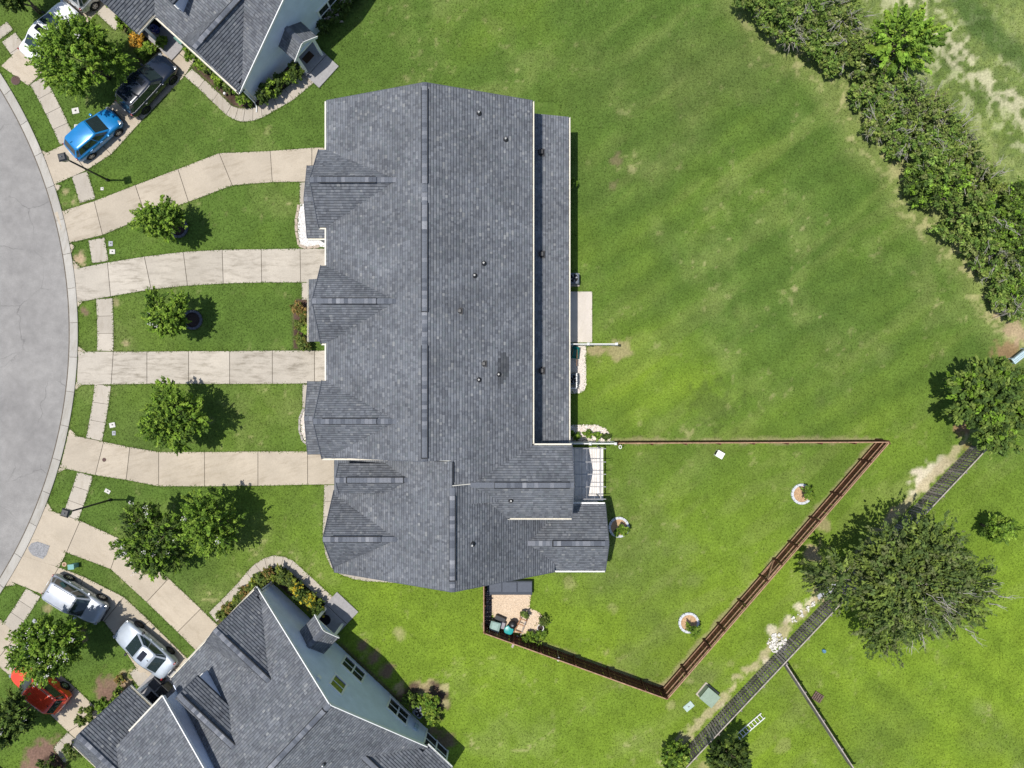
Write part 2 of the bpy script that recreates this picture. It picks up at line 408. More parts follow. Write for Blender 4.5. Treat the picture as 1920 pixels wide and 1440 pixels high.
SOLID = []          # polygons where no grass grows (world xy)
def slab_run(name, label, joints, mat, z=0.04, gap=0.022, hide_first=False):
    """joints: list of (upper px, lower px) pairs; a slab lies between neighbours"""
    up = [W(*a)[:2] for a, b in joints]; lo = [W(*b)[:2] for a, b in joints]
    out = np.array(up + lo[::-1]); SOLID.append(out)
    cen = out.mean(0); base = cen + (out - cen) * 0.997
    o = MB().prism([tuple(p) for p in base], 0.002, 0.012).build(name, M_joint)
    o['kind'] = 'structure'
    for i in range(len(joints) - 1):
        q = np.array([up[i], up[i + 1], lo[i + 1], lo[i]])
        inset_slab(o, q, mat, z, gap)
    return o
def inset_slab(parent, q, mat, z=0.04, gap=0.02):
    n = len(q); A = 0.5 * sum(q[i][0] * q[(i + 1) % n][1] - q[(i + 1) % n][0] * q[i][1] for i in range(n))
    if A < 0: q = q[::-1]
    r = []
    for i in range(n):
        p, a, b = q[i], q[i - 1], q[(i + 1) % n]
        d1 = nrm(p - a); d2 = nrm(b - p); n1 = vec(-d1[1], d1[0]); n2 = vec(-d2[1], d2[0])
        k = n1 + n2; r.append(p + gap * k / max(0.35, 1 + n1 @ n2))
    zz = z + RNG.uniform(-.004, .004)
    MB().prism([tuple(p) for p in r], 0.003, zz).build('slab', mat, parent)

# ---- driveways (photo corners of every slab)
def pts_edge(e): return e
DW = []
DW.append(slab_run('driveway', '', [((102, 400), (127, 457)), ((177, 377), (193, 441)), ((254, 347), (274, 407)), ((334, 317), (354, 379)), ((411, 287), (436, 348)), ((507, 283), (511, 342)), ((585, 277), (585, 341)), ((625, 276), (625, 341))], M_conc))
DW.append(slab_run('driveway', '', [((136, 505), (142, 568)), ((202, 492), (208, 556)), ((271, 481), (284, 543)), ((344, 472), (352, 536)), ((417, 468), (419, 532)), ((490, 467), (491, 530)), ((563, 466), (564, 530)), ((640, 466), (640, 530))], M_conc_grey))
DW.append(slab_run('driveway', '', [((147, 659), (144, 722)), ((213, 659), (209, 721)), ((276, 659), (276, 720)), ((354, 658), (354, 720)), ((431, 658), (431, 720)), ((511, 657), (511, 720)), ((590, 657), (590, 719)), ((640, 657), (640, 719))], M_conc_grey))
DW.append(slab_run('driveway', '', [((128, 814), (113, 877)), ((195, 828), (179, 891)), ((244, 838), (237, 900)), ((298, 847), (298, 912)), ((384, 847), (384, 912)), ((484, 846), (484, 911)), ((577, 846), (577, 909)), ((650, 845), (650, 908))], M_conc))
DW.append(slab_run('driveway', '', [((77, 950), (55, 1004)), ((151, 976), (125, 1036)), ((228, 1011), (208, 1067)), ((317, 1084), (275, 1129)), ((377, 1141), (333, 1185)), ((425, 1188), (380, 1232)), ((455, 1218), (410, 1262))], M_conc_tan))
DW.append(slab_run('driveway', '', [((42, 1041), (16, 1088)), ((111, 1063), (81, 1115)), ((158, 1081), (135, 1140)), ((233, 1119), (195, 1165)), ((281, 1164), (225, 1205)), ((362, 1244), (262, 1262)), ((380, 1262), (310, 1300))], M_conc_tan))
DW.append(slab_run('driveway', '', [((-60, 1105), (-110, 1165)), ((33, 1190), (-10, 1243)), ((86, 1240), (40, 1284)), ((142, 1289), (92, 1337)), ((188, 1333), (128, 1372)), ((225, 1370), (155, 1396))], M_conc_tan))
DW.append(slab_run('driveway', '', [((82, 289), (102, 347)), ((124, 269), (162, 320)), ((165, 243), (209, 290)), ((218, 187), (268, 225)), ((270, 122), (346, 144)), ((312, 83), (362, 120)), ((340, 70), (372, 100))], M_conc_tan))
DW.append(slab_run('driveway', '', [((2, 124), (54, 162)), ((36, 92), (80, 136)), ((85, 34), (134, 76)), ((135, -20), (185, 22)), ((190, -75), (240, -35))], M_conc_tan))
# apron wings by the kerb
def wing(parent, pts, mat): inset_slab(parent, WA(pts), mat, 0.036, 0.012); SOLID.append(WA(pts))
for (i, pts) in [(0, [(102, 400), (113, 393), (128, 397), (109, 414)]), (0, [(124, 447), (140, 462), (133, 478), (127, 462)]),
                 (1, [(135, 494), (134, 484), (151, 501), (138, 512)]), (1, [(141, 560), (156, 565), (145, 578), (143, 570)]),
                 (2, [(147, 648), (161, 659), (147, 668), (146, 660)]), (2, [(144, 713), (154, 722), (140, 733), (142, 722)]),
                 (3, [(131, 803), (145, 817), (126, 821), (128, 814)]), (3, [(114, 870), (126, 878), (107, 888), (111, 878)]),
                 (4, [(87, 938), (99, 957), (80, 958), (78, 950)]), (4, [(58, 996), (76, 1012), (57, 1012), (54, 1003)]),
                 (5, [(18, 1083), (31, 1097), (12, 1099), (10, 1094)]), (7, [(78, 282), (93, 287), (85, 303), (82, 292)]), (7, [(98, 341), (116, 349), (106, 361), (101, 350)])]:
    wing(DW[i], pts, MATS['concrete_tan'])
def shared_name(): pass

# ---- pavement round the bend and front walks
def arc_walk(a0, a1, n):
    """sidewalk piece between two angles (deg, world, about the street centre)"""
    o = None; rs = (924.5, 955.5)
    As = np.radians(np.linspace(a0, a1, n + 1)); out = []
    for a in As: out.append(arc_pt(rs[0], a))
    for a in As[::-1]: out.append(arc_pt(rs[1], a))
    SOLID.append(np.array(out))
    o = MB().prism(out, 0.002, 0.010).build('pavement', M_joint); o['kind'] = 'structure'
    for i in range(n):
        q = np.array([arc_pt(rs[0], As[i]), arc_pt(rs[0], (As[i] + As[i + 1]) / 2), arc_pt(rs[0], As[i + 1]), arc_pt(rs[1], As[i + 1]), arc_pt(rs[1], (As[i] + As[i + 1]) / 2), arc_pt(rs[1], As[i])])
        inset_slab(o, q, M_conc_walk, 0.034, 0.014)
def ang(px, py): return math.degrees(atan2(-(py - 625), px + 742))
for (p, q, n) in [((40, 20), (17, 62), 1), ((35, 122), (30, 60), 2), ((68, 152), (118, 270), 4), ((150, 326), (160, 378), 1), ((182, 448), (186, 492), 1),
                  ((197, 560), (198, 658), 3), ((195, 722), (178, 824), 3), ((165, 890), (139, 972), 3), ((66, 1112), (20, 1180), 3)]:
    arc_walk(ang(*p), ang(*q), n)
def walk(name, outer, inner, mat=None, z=0.036):
    return slab_run(name, '', list(zip(outer, inner)), mat or M_conc_walk, z, 0.014)
walk('front_walk', [(346, 143), (372, 166), (398, 191), (424, 216), (440, 225), (456, 229), (474, 227), (492, 221), (522, 204), (551, 187), (586, 158), (622, 117)],
     [(360, 129), (384, 150), (410, 174), (434, 198), (447, 203), (460, 204), (475, 202), (489, 196), (512, 181), (533, 167), (566, 141), (596, 98)])
walk('front_walk', [(392, 1148), (415, 1125), (446, 1093), (462, 1073), (478, 1057), (496, 1046), (514, 1041), (532, 1043), (550, 1051), (580, 1078), (611, 1107), (646, 1137), (662, 1154)],
     [(406, 1166), (428, 1146), (458, 1114), (475, 1089), (489, 1072), (501, 1067), (514, 1065), (526, 1066), (540, 1070), (562, 1088), (588, 1112), (624, 1146), (636, 1162)])
walk('front_walk', [(562, 342), (562, 384)], [(585, 342), (585, 384)])
walk('front_walk', [(566, 530), (566, 562)], [(590, 530), (590, 562)])
walk('front_walk', [(567, 720), (567, 766)], [(592, 720), (592, 766)])
walk('front_walk', [(608, 909), (607, 940), (606, 968), (605, 1000), (610, 1040), (622, 1066), (640, 1078), (664, 1086), (688, 1090), (742, 1093)],
     [(634, 909), (634, 940), (634, 968), (634, 1000), (636, 1028), (646, 1046), (658, 1056), (672, 1062), (690, 1066), (742, 1068)])
walk('front_walk', [(243, 1262), (262, 1246), (276, 1236)], [(268, 1300), (290, 1284), (308, 1268)])
walk('front_walk', [(127, 1372), (112, 1388), (100, 1403)], [(143, 1386), (140, 1408), (122, 1432)])
walk('front_walk', [(181, 25), (198, 8), (214, -10)], [(216, 58), (240, 34), (256, 18)])
def patch(name, pts, mat, z=0.03, kind='structure'):
    P = WA(pts); SOLID.append(P)
    o = MB().prism([tuple(p) for p in P], 0.002, z).build(name, mat); o['kind'] = kind; return o
patch('patio', [(1055, 547), (1110, 547), (1110, 642), (1055, 642)], concrete('patio_concrete', (0.60, 0.545, 0.48), 0.4, 1.2, 0.75), 0.06)
patch('gravel_apron', [(53, 1027), (60, 1018), (71, 1015), (94, 1023), (88, 1040), (81, 1048), (62, 1041), (56, 1034)], plain('grey_gravel', (0.27, 0.27, 0.275), 0.95, var=0.45, scale=16, bmp=0.8), 0.046)
patch('apron', [(57, 1012), (78, 1012), (125, 1036), (111, 1063), (42, 1043)], M_conc_tan, 0.032)

# ---- street and kerb
m, nt, b = mat_base('asphalt', 0.95, 0.15); co = worldpos(nt)
f1 = noise(nt, co, 0.22, 4); f2 = noise(nt, co, 26, 5, 0.75); f3 = noise(nt, co, 1.4, 5, 0.6)
c = ramp(nt, f1, [(0.3, (0.245, 0.237, 0.228)), (0.7, (0.318, 0.307, 0.292))])
c = mix(nt, c, ramp(nt, f2, [(0.25, 0.72), (0.75, 1.25)]), 1.0, 'MULTIPLY'); c = mix(nt, c, ramp(nt, f3, [(0.3, 0.86), (0.7, 1.1)]), 1.0, 'MULTIPLY')
vo = N(nt, 'ShaderNodeTexVoronoi', feature='DISTANCE_TO_EDGE'); vo.inputs['Scale'].default_value = 0.30
wp = N(nt, 'ShaderNodeVectorMath', operation='ADD'); nn = N(nt, 'ShaderNodeTexNoise'); nn.inputs['Scale'].default_value = 0.8; nn.inputs['Detail'].default_value = 5
nt.links.new(co, nn.inputs['Vector']); nt.links.new(co, wp.inputs[0]); nt.links.new(nn.outputs['Color'], wp.inputs[1]); nt.links.new(wp.outputs[0], vo.inputs['Vector'])
ck = ramp(nt, vo.outputs['Distance'], [(0.0, 0.0), (0.010, 1.0)]); ck2 = ramp(nt, noise(nt, co, 0.35, 2), [(0.45, 1.0), (0.6, 0.55)])
ck = mix(nt, ck, (1, 1, 1), ck2); c = mix(nt, c, ck, 0.8, 'MULTIPLY')
nt.links.new(c, b.inputs['Base Color']); bump(nt, b, f2, 0.5, 0.012); M_asphalt = m
As = np.radians(np.linspace(-60, 60, 121))
road = [arc_pt(872, a) for a in As]
road_o = MB().prism(road + [(-110, 60), (-110, -60)], 0.001, 0.008).build('street', M_asphalt); road_o['kind'] = 'structure'
SOLID.append(np.array([arc_pt(889, a) for a in As] + [(-110, 60), (-110, -60)]))
kerb = MB().prism([arc_pt(871, a) for a in As] + [arc_pt(889, a) for a in As[::-1]], 0.001, 0.012).build('kerb', M_joint); kerb['kind'] = 'structure'
prof = [(873, 0.014), (880, 0.03), (883, 0.075), (886, 0.095), (889, 0.09)]
da = np.radians(3.05 * CH / FPX * 60 / 45)
kb = np.arange(radians(-45), radians(45), 0.0735)
for a0 in kb:
    a1 = a0 + 0.0735 - 0.0009; sub = np.linspace(a0, a1, 5); v = []; fcs = []
    for a in sub:
        for (r, z) in prof: p = arc_pt(r, a); v.append((p[0], p[1], z))
        p = arc_pt(889, a); v.append((p[0], p[1], 0.0))
    k = len(prof) + 1
    for i in range(4):
        for j in range(k - 1): fcs.append((i * k + j, i * k + j + 1, (i + 1) * k + j + 1, (i + 1) * k + j))
    mesh_obj('kerb_stone', np.array(v), fcs, M_kerb, kerb)
# ------------------------------------------------------------------ roofs
SH_PAL = np.array([1.20, 1.16, 1.10]) * np.array([(.118, .131, .154), (.132, .146, .170), (.104, .114, .134), (.148, .161, .182), (.094, .104, .124), (.125, .137, .156), (.112, .128, .146), (.185, .198, .212)])
SH_P = np.array([.22, .2, .16, .13, .1, .1, .075, .015])
def shingles(parent, e0, e1, r0, tint=1.0, patch_fn=None, seed=0):
    rng = np.random.default_rng(int(abs(e0[0] * 91 + e0[1] * 37 + e1[1] * 13) * 10) + seed)
    a = e1 - e0; La = np.linalg.norm(a); a = a / La
    b = r0 - e0; b = b - a * (b @ a); Lb = np.linalg.norm(b); b = b / Lb
    n = np.cross(a, b); n = n if n[2] > 0 else -n
    e = 0.182; V = []; Cc = []; rows = int(math.ceil(Lb / e))
    for r in range(rows):
        y0 = r * e; y1 = min(y0 + e + 0.02, Lb)
        if y1 - y0 < 0.03: continue
        k = int(La / 0.14) + 6
        w = rng.choice([.12, .16, .21, .28], k, p=[.3, .3, .25, .15]); x = np.cumsum(w) - rng.uniform(0, .5)
        x = np.clip(np.concatenate([[0], x]), 0, La); x0 = x[:-1]; x1 = x[1:]; ok = (x1 - x0) > 0.015; x0 = x0[ok]; x1 = x1[ok]
        m = len(x0); t = rng.uniform(.016, .030, m)
        y0v = y0 - rng.uniform(0, .008, m)
        P = lambda xx, yy, hh: e0 + np.outer(xx, a) + np.outer(yy, b) + np.outer(hh, n)
        o = np.ones(m)
        yn = np.minimum(y0v + .05, y1); tn = t - (t - .006) * .05 / e
        v = np.stack([P(x0, yn, tn), P(x1, yn, tn), P(x1, y1 * o, .006 * o), P(x0, y1 * o, .006 * o),
                      P(x0, y0v, t), P(x1, y0v, t), P(x1, yn, tn), P(x0, yn, tn), P(x0, y0v, -.002 * o), P(x1, y0v, -.002 * o)], 1)
        V.append(v.reshape(-1, 3))
        ci = SH_PAL[rng.choice(len(SH_PAL), m, p=SH_P)] * rng.uniform(.90, 1.10, (m, 1)) * tint
        if patch_fn is not None:
            cen = v[:, :4].mean(1); ins = patch_fn(cen[:, 0], cen[:, 1]); ci = np.where(ins[:, None], ci * .55, ci)
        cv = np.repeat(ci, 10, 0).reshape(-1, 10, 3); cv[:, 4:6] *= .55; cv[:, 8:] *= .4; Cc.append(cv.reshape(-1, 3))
    V = np.concatenate(V); Cc = np.concatenate(Cc); m = len(V) // 10; i = np.arange(m)[:, None] * 10
    F = np.concatenate([i + np.array([[0, 1, 2, 3]]), i + np.array([[4, 5, 6, 7]]), i + np.array([[8, 9, 5, 4]])])
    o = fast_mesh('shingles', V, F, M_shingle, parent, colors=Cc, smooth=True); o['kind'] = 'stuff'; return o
def slope(parent, e0, e1, r0, r1, gutter=None, tint=1.0, patch_fn=None, name='roof_slope'):
    e0, e1, r0, r1 = map(lambda p: vec(*p), (e0, e1, r0, r1))
    d = vec(0, 0, -0.14)
    o = mesh_obj(name, np.array([e0, e1, r1, r0, e0 + d, e1 + d, r1 + d, r0 + d]) - vec(0, 0, .006),
                 [(0, 1, 2, 3), (7, 6, 5, 4), (0, 4, 5, 1), (1, 5, 6, 2), (2, 6, 7, 3), (3, 7, 4, 0)], M_decking, parent)
    shingles(o, e0, e1, r0, tint, patch_fn)
    if gutter is not None:
        out = nrm((e0 - r0) * vec(1, 1, 0)); mb = MB()
        p, q = e0 + out * .055 + vec(0, 0, -.09), e1 + out * .055 + vec(0, 0, -.09)
        mb.beam(p - vec(0, 0, .05), q - vec(0, 0, .05), .10, .015)
        mb.beam(p + out * .055, q + out * .055, .022, .13)
        mb.beam(p - out * .05, q - out * .05, .02, .15)
        mb.build('gutter', gutter, parent)
    return o
M_caps = [plain('cap_shingle_%s' % n, c, .95, .15, var=.2, scale=20) for n, c in (('dark', (.10, .11, .13)), ('mid', (.138, .15, .172)), ('pale', (.19, .20, .222)), ('light', (.25, .26, .28)))]
CAPME = []
for m_ in M_caps:
    me = bpy.data.meshes.new('cap_shingle')
    me.from_pydata([(-.13, -.165, -.035), (-.13, 0, 0.012), (-.13, .15, -.035), (.13, -.165, -.02), (.13, 0, .03), (.13, .15, -.02), (.13, -.165, -.05), (.13, 0, 0), (.13, .15, -.05)], [],
                   [(0, 3, 4, 1), (1, 4, 5, 2), (3, 6, 7, 4), (4, 7, 8, 5)]); me.materials.append(m_); CAPME.append(me)
def ridge(parent, p, q, vent=None, seed=1):
    """cap shingles along a level ridge; vent = (t0, t1) fraction that carries a raised ridge vent"""
    p, q = vec(*p), vec(*q); L = np.linalg.norm(q - p); d = (q - p) / L; rng = np.random.default_rng(seed)
    if vent:
        a, b = p + d * L * vent[0], p + d * L * vent[1]
        base = MB().beam(a + vec(0, 0, .035), b + vec(0, 0, .035), .42, .06).build('ridge_vent', M_vent, parent)
    else:
        base = MB().beam(p + vec(0, 0, .0), q + vec(0, 0, .0), .2, .03).build('ridge_board', M_decking, parent)
    n = int(L / .24); loc, rz = XF[parent]
    for i in range(n):
        t = (i + .5) / n; c = p + d * L * t
        raised = vent and vent[0] < t < vent[1]
        me = CAPME[rng.choice(4, p=[.26, .5, .2, .04])]
        o = bpy.data.objects.new('cap_shingle', me); C.objects.link(o); o.parent = base
        o.location = to_local((c + vec(0, 0, .105 if raised else .03))[None], parent)[0]
        o.rotation_euler = (0, 0, atan2(d[1], d[0]) - rz + (pi if rng.random() < 0 else 0))
def ident(u, v, z): return vec(u, v, z)
def gable(parent, T, P0, P1, zr, sides, rake=(None, None), vent=None, gutters=(None, None), tint=1.0, seed=1, caps=True):
    """two roof slopes falling from a level ridge P0->P1 (local xy). sides: (offset, eave z) left and right of it"""
    P0, P1 = vec(*P0), vec(*P1); d = nrm(P1 - P0); nL = vec(-d[1], d[0])
    r0, r1 = T(*P0, zr), T(*P1, zr)
    for (off, ze), g in zip(sides, gutters):
        a, b = P0 + nL * off, P1 + nL * off
        slope(parent, T(*a, ze), T(*b, ze), r0, r1, g, tint)
        for k, (R, E, dd) in enumerate(((P0, a, -1), (P1, b, 1))):
            if rake[k] is not None:
                o2 = d * dd * 0.022
                MB().beam(T(*(R + o2), zr - .07), T(*(E + o2), ze - .07), .045, .20).build('rake_board', rake[k], parent)
    if caps: ridge(parent, r0 + vec(0, 0, .0), r1 + vec(0, 0, .0), vent, seed)
def body(parent, T, P0, P1, prof, mat, name='wall'):
    P0, P1 = vec(*P0), vec(*P1); d = nrm(P1 - P0); nL = vec(-d[1], d[0]); n = len(prof); v = []
    for P in (P0, P1):
        for (off, z) in prof: v.append(T(*(P + nL * off), z))
    return mesh_obj(name, np.array(v), [tuple(range(n)), tuple(range(2 * n - 1, n - 1, -1))] + [(i, n + i, n + (i + 1) % n, (i + 1) % n) for i in range(n)], mat, parent)
def window(parent, T, o, ax, w, z0, z1, nrmv, cols=2, rail=True, frame=None):
    """window in a wall: o local xy of its middle, ax unit local direction along the wall, nrmv outward"""
    frame = frame or M_white; o, ax, nv = vec(*o), vec(*ax), vec(*nrmv); fw = .13; mb = MB()
    P = lambda s, z, d: T(*(o + ax * s + nv * d), z)
    def bar(s0, s1, za, zb, d0, d1):
        vs = [P(s, z, d) for d in (d0, d1) for (s, z) in ((s0, za), (s1, za), (s1, zb), (s0, zb))]
        mb.add(vs, [(3, 2, 1, 0), (4, 5, 6, 7), (0, 1, 5, 4), (1, 2, 6, 5), (2, 3, 7, 6), (3, 0, 4, 7)])
    h = w / 2
    bar(-h, -h + fw, z0, z1, 0, .05); bar(h - fw, h, z0, z1, 0, .05)
    bar(-h + fw, h - fw, z1 - fw, z1, 0, .05); bar(-h - .04, h + .04, z0 - .06, z0 + fw * .8, 0, .08)
    for k in range(1, cols):
        s = -h + w * k / cols; bar(s - .06, s + .06, z0 + fw * .8, z1 - fw, 0, .045)
    zm = (z0 + z1) / 2
    if rail:
        for k in range(cols):
            a = -h + w * k / cols + (fw if k == 0 else .06); b = -h + w * (k + 1) / cols - (fw if k == cols - 1 else .06)
            bar(a, b, zm - .03, zm + .03, 0, .035)
    wo = mb.build('window', frame, parent)
    for k in range(cols):
        a = -h + w * k / cols + (fw if k == 0 else .06); b = -h + w * (k + 1) / cols - (fw if k == cols - 1 else .06)
        for (za, zb) in ((z0 + fw * .8, zm - .03), (zm + .03, z1 - fw)):
            MB().quad(P(a, za, .012), P(b, za, .012), P(b, zb, .012), P(a, zb, .012)).build('pane', M_glass, wo)
def box_on(parent, T, o, ax, w, z0, z1, nrmv, d, name, mat):
    o, ax, nv = vec(*o), vec(*ax), vec(*nrmv); mb = MB()
    vs = [T(*(o + ax * s + nv * k), z) for k in (-.02, d) for (s, z) in ((-w / 2, z0), (w / 2, z0), (w / 2, z1), (-w / 2, z1))]
    return mb.add(vs, [(3, 2, 1, 0), (4, 5, 6, 7), (0, 1, 5, 4), (1, 2, 6, 5), (2, 3, 7, 6), (3, 0, 4, 7)]).build(name, mat, parent)

M_drip = M_caps[0]
# ------------------------------------------------------------------ the long row house in the middle
TH = thing('row_house', 'long two storey row house with dark grey shingle roof in the middle of the lawn', 'house', (-5.25, 3.0, 0))
SOLID += [WA([(617, 190), (1050, 190), (1050, 830), (1060, 1060), (640, 1060)])]
Mc = M_cream
PATCH = np.array([W(x, y, 7.0)[:2] for x, y in ((932, 672), (944, 660), (953, 672), (953, 704), (941, 718), (932, 733))])
pf = lambda x, y: inpoly(x, y, PATCH)
RX, RZ, EZ, XL, XR, YN, YS = -5.25, 8.54, 5.8, -11.88, 1.30, 18.12, -4.65
sl_w = slope(TH, (XL, YN, EZ), (XL, YS, EZ), (RX, YN, RZ), (RX, YS, RZ), None)
for (ya, yb) in ((18.1, 14.95), (10.0, 7.6), (2.7, 0.15)):            # gutter between the front gables
    MB().beam((XL - .06, ya, EZ - .1), (XL - .06, yb, EZ - .1), .12, .13).build('gutter', Mc, TH)
slope(TH, (XR, YS, EZ), (XR, YN, EZ), (RX, YS, RZ), (RX, YN, RZ), Mc, patch_fn=pf)
SA = (RZ - EZ) / (XR - RX)
slope(TH, (XR, -7.4, EZ), (XR, YS, EZ), (-3.75, -7.4, EZ + SA * 5.05), (-3.75, YS, EZ + SA * 5.05))
for yy, s in ((YN, 1), (YS, -1)):
    for (xe,) in ((XL,), (XR,)):
        if s < 0 and xe == XR: continue
        MB().beam((RX, yy + .02 * s, RZ - .08), (xe, yy + .02 * s, EZ - .08), .04, .18).build('rake_board', M_drip, TH)
ridge(TH, (RX, YN, RZ), (RX, 11.55, RZ), (.05, .92), 3); ridge(TH, (RX, 11.5, RZ), (RX, 3.15, RZ), (.07, .86), 4); ridge(TH, (RX, 3.1, RZ), (RX, YS, RZ), (.10, .98), 5)
body(TH, ident, (RX, YS + .25), (RX, YN - .3), [(6.35, 0), (6.35, EZ - .12), (0, RZ - .28), (-6.3, EZ - .12), (-6.3, 0)], M_grey_siding)
# lower roof along the back
slope(TH, (3.85, -4.15, 2.95), (3.85, 18.16, 2.95), (0.9, -4.15, 3.72), (0.9, 18.16, 3.72), M_cream, tint=1.06)
body(TH, ident, (2.3, -4.0), (2.3, 17.9), [(1.4, 0), (1.4, 3.45), (-1.25, 2.82), (-1.25, 0)], M_grey_siding)
# front gables and the low roofs before them
for i, (yc, xf) in enumerate(((12.5, -12.36), (5.08, -12.22), (-2.28, -12.15))):
    gable(TH, ident, (xf, yc), (-6.6, yc), 7.8, [(2.47, EZ), (-2.47, EZ)], (M_drip, None), (.10, .70), (None, Mc), seed=20 + i)
    body(TH, ident, (xf + .28, yc), (-9, yc), [(2.2, 0), (2.2, EZ - .05), (0, 7.55), (-2.2, EZ - .05), (-2.2, 0)], M_grey_siding)
gable(TH, ident, (-13.9, 12.38), (-11.9, 12.38), 3.75, [(2.45, 3.0), (-2.47, 3.0)], (M_drip, None), None, (None, Mc), seed=31, tint=.93)
body(TH, ident, (-13.6, 12.38), (-11.9, 12.38), [(2.2, 0), (2.2, 2.9), (0, 3.55), (-2.2, 2.9), (-2.2, 0)], M_grey_siding)
slope(TH, (-13.82, 7.12, 2.92), (-13.82, 2.88, 2.92), (-11.95, 7.12, 3.6), (-11.95, 2.88, 3.6), Mc, tint=.93)
body(TH, ident, (-12.8, 3.1), (-12.8, 6.95), [(.75, 0), (.75, 2.9), (-.8, 3.4), (-.8, 0)], M_grey_siding)
gable(TH, ident, (-13.86, -2.3), (-11.8, -2.3), 3.75, [(2.48, 3.0), (-2.48, 3.0)], (M_drip, None), None, (None, None), seed=33, tint=.93)
body(TH, ident, (-13.55, -2.3), (-11.9, -2.3), [(2.2, 0), (2.2, 2.9), (0, 3.55), (-2.2, 2.9), (-2.2, 0)], M_grey_siding)
# southern end unit
BX, BZ, BYN, BYS, BXL, BXR = -3.62, 8.15, -6.2, -12.61, -11.93, 2.87
slope(TH, (BXL, -4.75, 3.55), (BXL, BYS, 3.55), (BX, -4.75, BZ), (BX, BYS, BZ))
slope(TH, (BXR, BYS, 3.5), (BXR, BYN, 3.5), (BX, BYS, BZ), (BX, BYN, BZ), tint=.97)
MB().beam((BX, BYN + .03, BZ - .02), (BXR, BYN + .03, 3.48), .05, .12).build('rake_board', Mc, TH)
for xe, ze in ((BXL, 3.55), (BXR, 3.5)): MB().beam((BX, BYS - .02, BZ - .08), (xe, BYS - .02, ze - .08), .04, .18).build('rake_board', M_drip, TH)
ridge(TH, (BX, -6.3, BZ), (BX, BYS, BZ), (.08, .90), 6); ridge(TH, (-3.75, -4.7, 7.93), (-3.75, -6.25, 7.93), (.05, .85), 7)
body(TH, ident, (BX, BYS + .3), (BX, -4.5), [(-6.2, 0), (-6.2, 3.4), (0, 7.85), (8.0, 3.4), (8.0, 0)][::-1], M_grey_siding)
gable(TH, ident, (-11.1, -6.04), (-5.6, -6.04), 6.55, [(.95, 5.68), (-.95, 5.68)], (M_drip, None), (.12, .78), (None, None), seed=41)
body(TH, ident, (-10.9, -6.04), (-7, -6.04), [(.8, 0), (.8, 5.65), (0, 6.35), (-.8, 5.65), (-.8, 0)], M_blue_siding)
gable(TH, ident, (-12.0, -9.86), (-6.6, -9.86), 6.12, [(2.65, 3.32), (-2.65, 3.32)], (M_drip, None), (.10, .68), (None, None), seed=42)
body(TH, ident, (-11.75, -9.86), (-8, -9.86), [(2.4, 0), (2.4, 3.35), (0, 5.9), (-2.4, 3.35), (-2.4, 0)], M_grey_siding)
gable(TH, ident, (3.82, -6.25), (-3.0, -6.25), 7.42, [(2.32, EZ), (-2.32, EZ)], (M_drip, None), (.04, .72), (Mc, Mc), seed=43)
body(TH, ident, (3.6, -6.25), (-1, -6.25), [(2.1, 0), (2.1, EZ - .05), (0, 7.2), (-2.1, EZ - .05), (-2.1, 0)], M_grey_siding)
gable(TH, ident, (6.32, -10.42), (-.4, -10.42), 4.82, [(2.25, 3.0), (-2.25, 3.0)], (M_drip, None), (.04, .55), (M_white, M_white), seed=44)
body(TH, ident, (6.1, -10.42), (0, -10.42), [(2.05, 0), (2.05, 2.95), (0, 4.6), (-2.05, 2.95), (-2.05, 0)], M_grey_siding)
# openings of the row house
M_door = plain('garage_door', (0.62, 0.60, 0.56), .6, .3, var=.05); M_fdoor = plain('front_door', (.10, .05, .04), .5)
for yc, x in ((16.3, XL + .28), (8.75, XL + .28), (1.3, XL + .28), (-6.04, -10.9)):
    d_ = box_on(TH, ident, (x, yc), (0, 1), 1.5 if yc < -5 else 2.1, .02, 2.15, (-1, 0), .05, 'garage_door', M_door)
    for k in range(1, 4): box_on(d_, ident, (x - .05, yc), (0, 1), 1.4 if yc < -5 else 2.0, .1 + .5 * k, .13 + .5 * k, (-1, 0), .012, 'panel_groove', M_joint)
for yc, x in ((12.4, -13.6), (5.0, -13.55), (-2.3, -13.55), (-9.86, -11.75)):
    window(TH, ident, (x, yc - .9), (0, 1), 1.3, .8, 2.2, (-1, 0), 2)
    box_on(TH, ident, (x, yc + 1.2), (0, 1), .95, .02, 2.1, (-1, 0), .05, 'front_door', M_fdoor)
for yc in (12.5, 5.08, -2.28): window(TH, ident, (-12.02, yc), (0, 1), 1.6, 4.1, 5.5, (-1, 0), 2)
for yc in (16, 12.6, 8.5, 4.8, .8, -2): window(TH, ident, (1.05, yc), (0, 1), 1.4, 4.3, 5.4, (1, 0), 2)
for yc in (14.8, 11, 7, 3.6, 1.6, -2.2): window(TH, ident, (3.55, yc), (0, 1), 1.5, .6, 2.2, (1, 0), 2)
window(TH, ident, (3.6, -6.2), (0, 1), 1.8, .3, 2.2, (1, 0), 2); window(TH, ident, (6.1, -10.4), (0, 1), 1.6, .8, 2.2, (1, 0), 2)
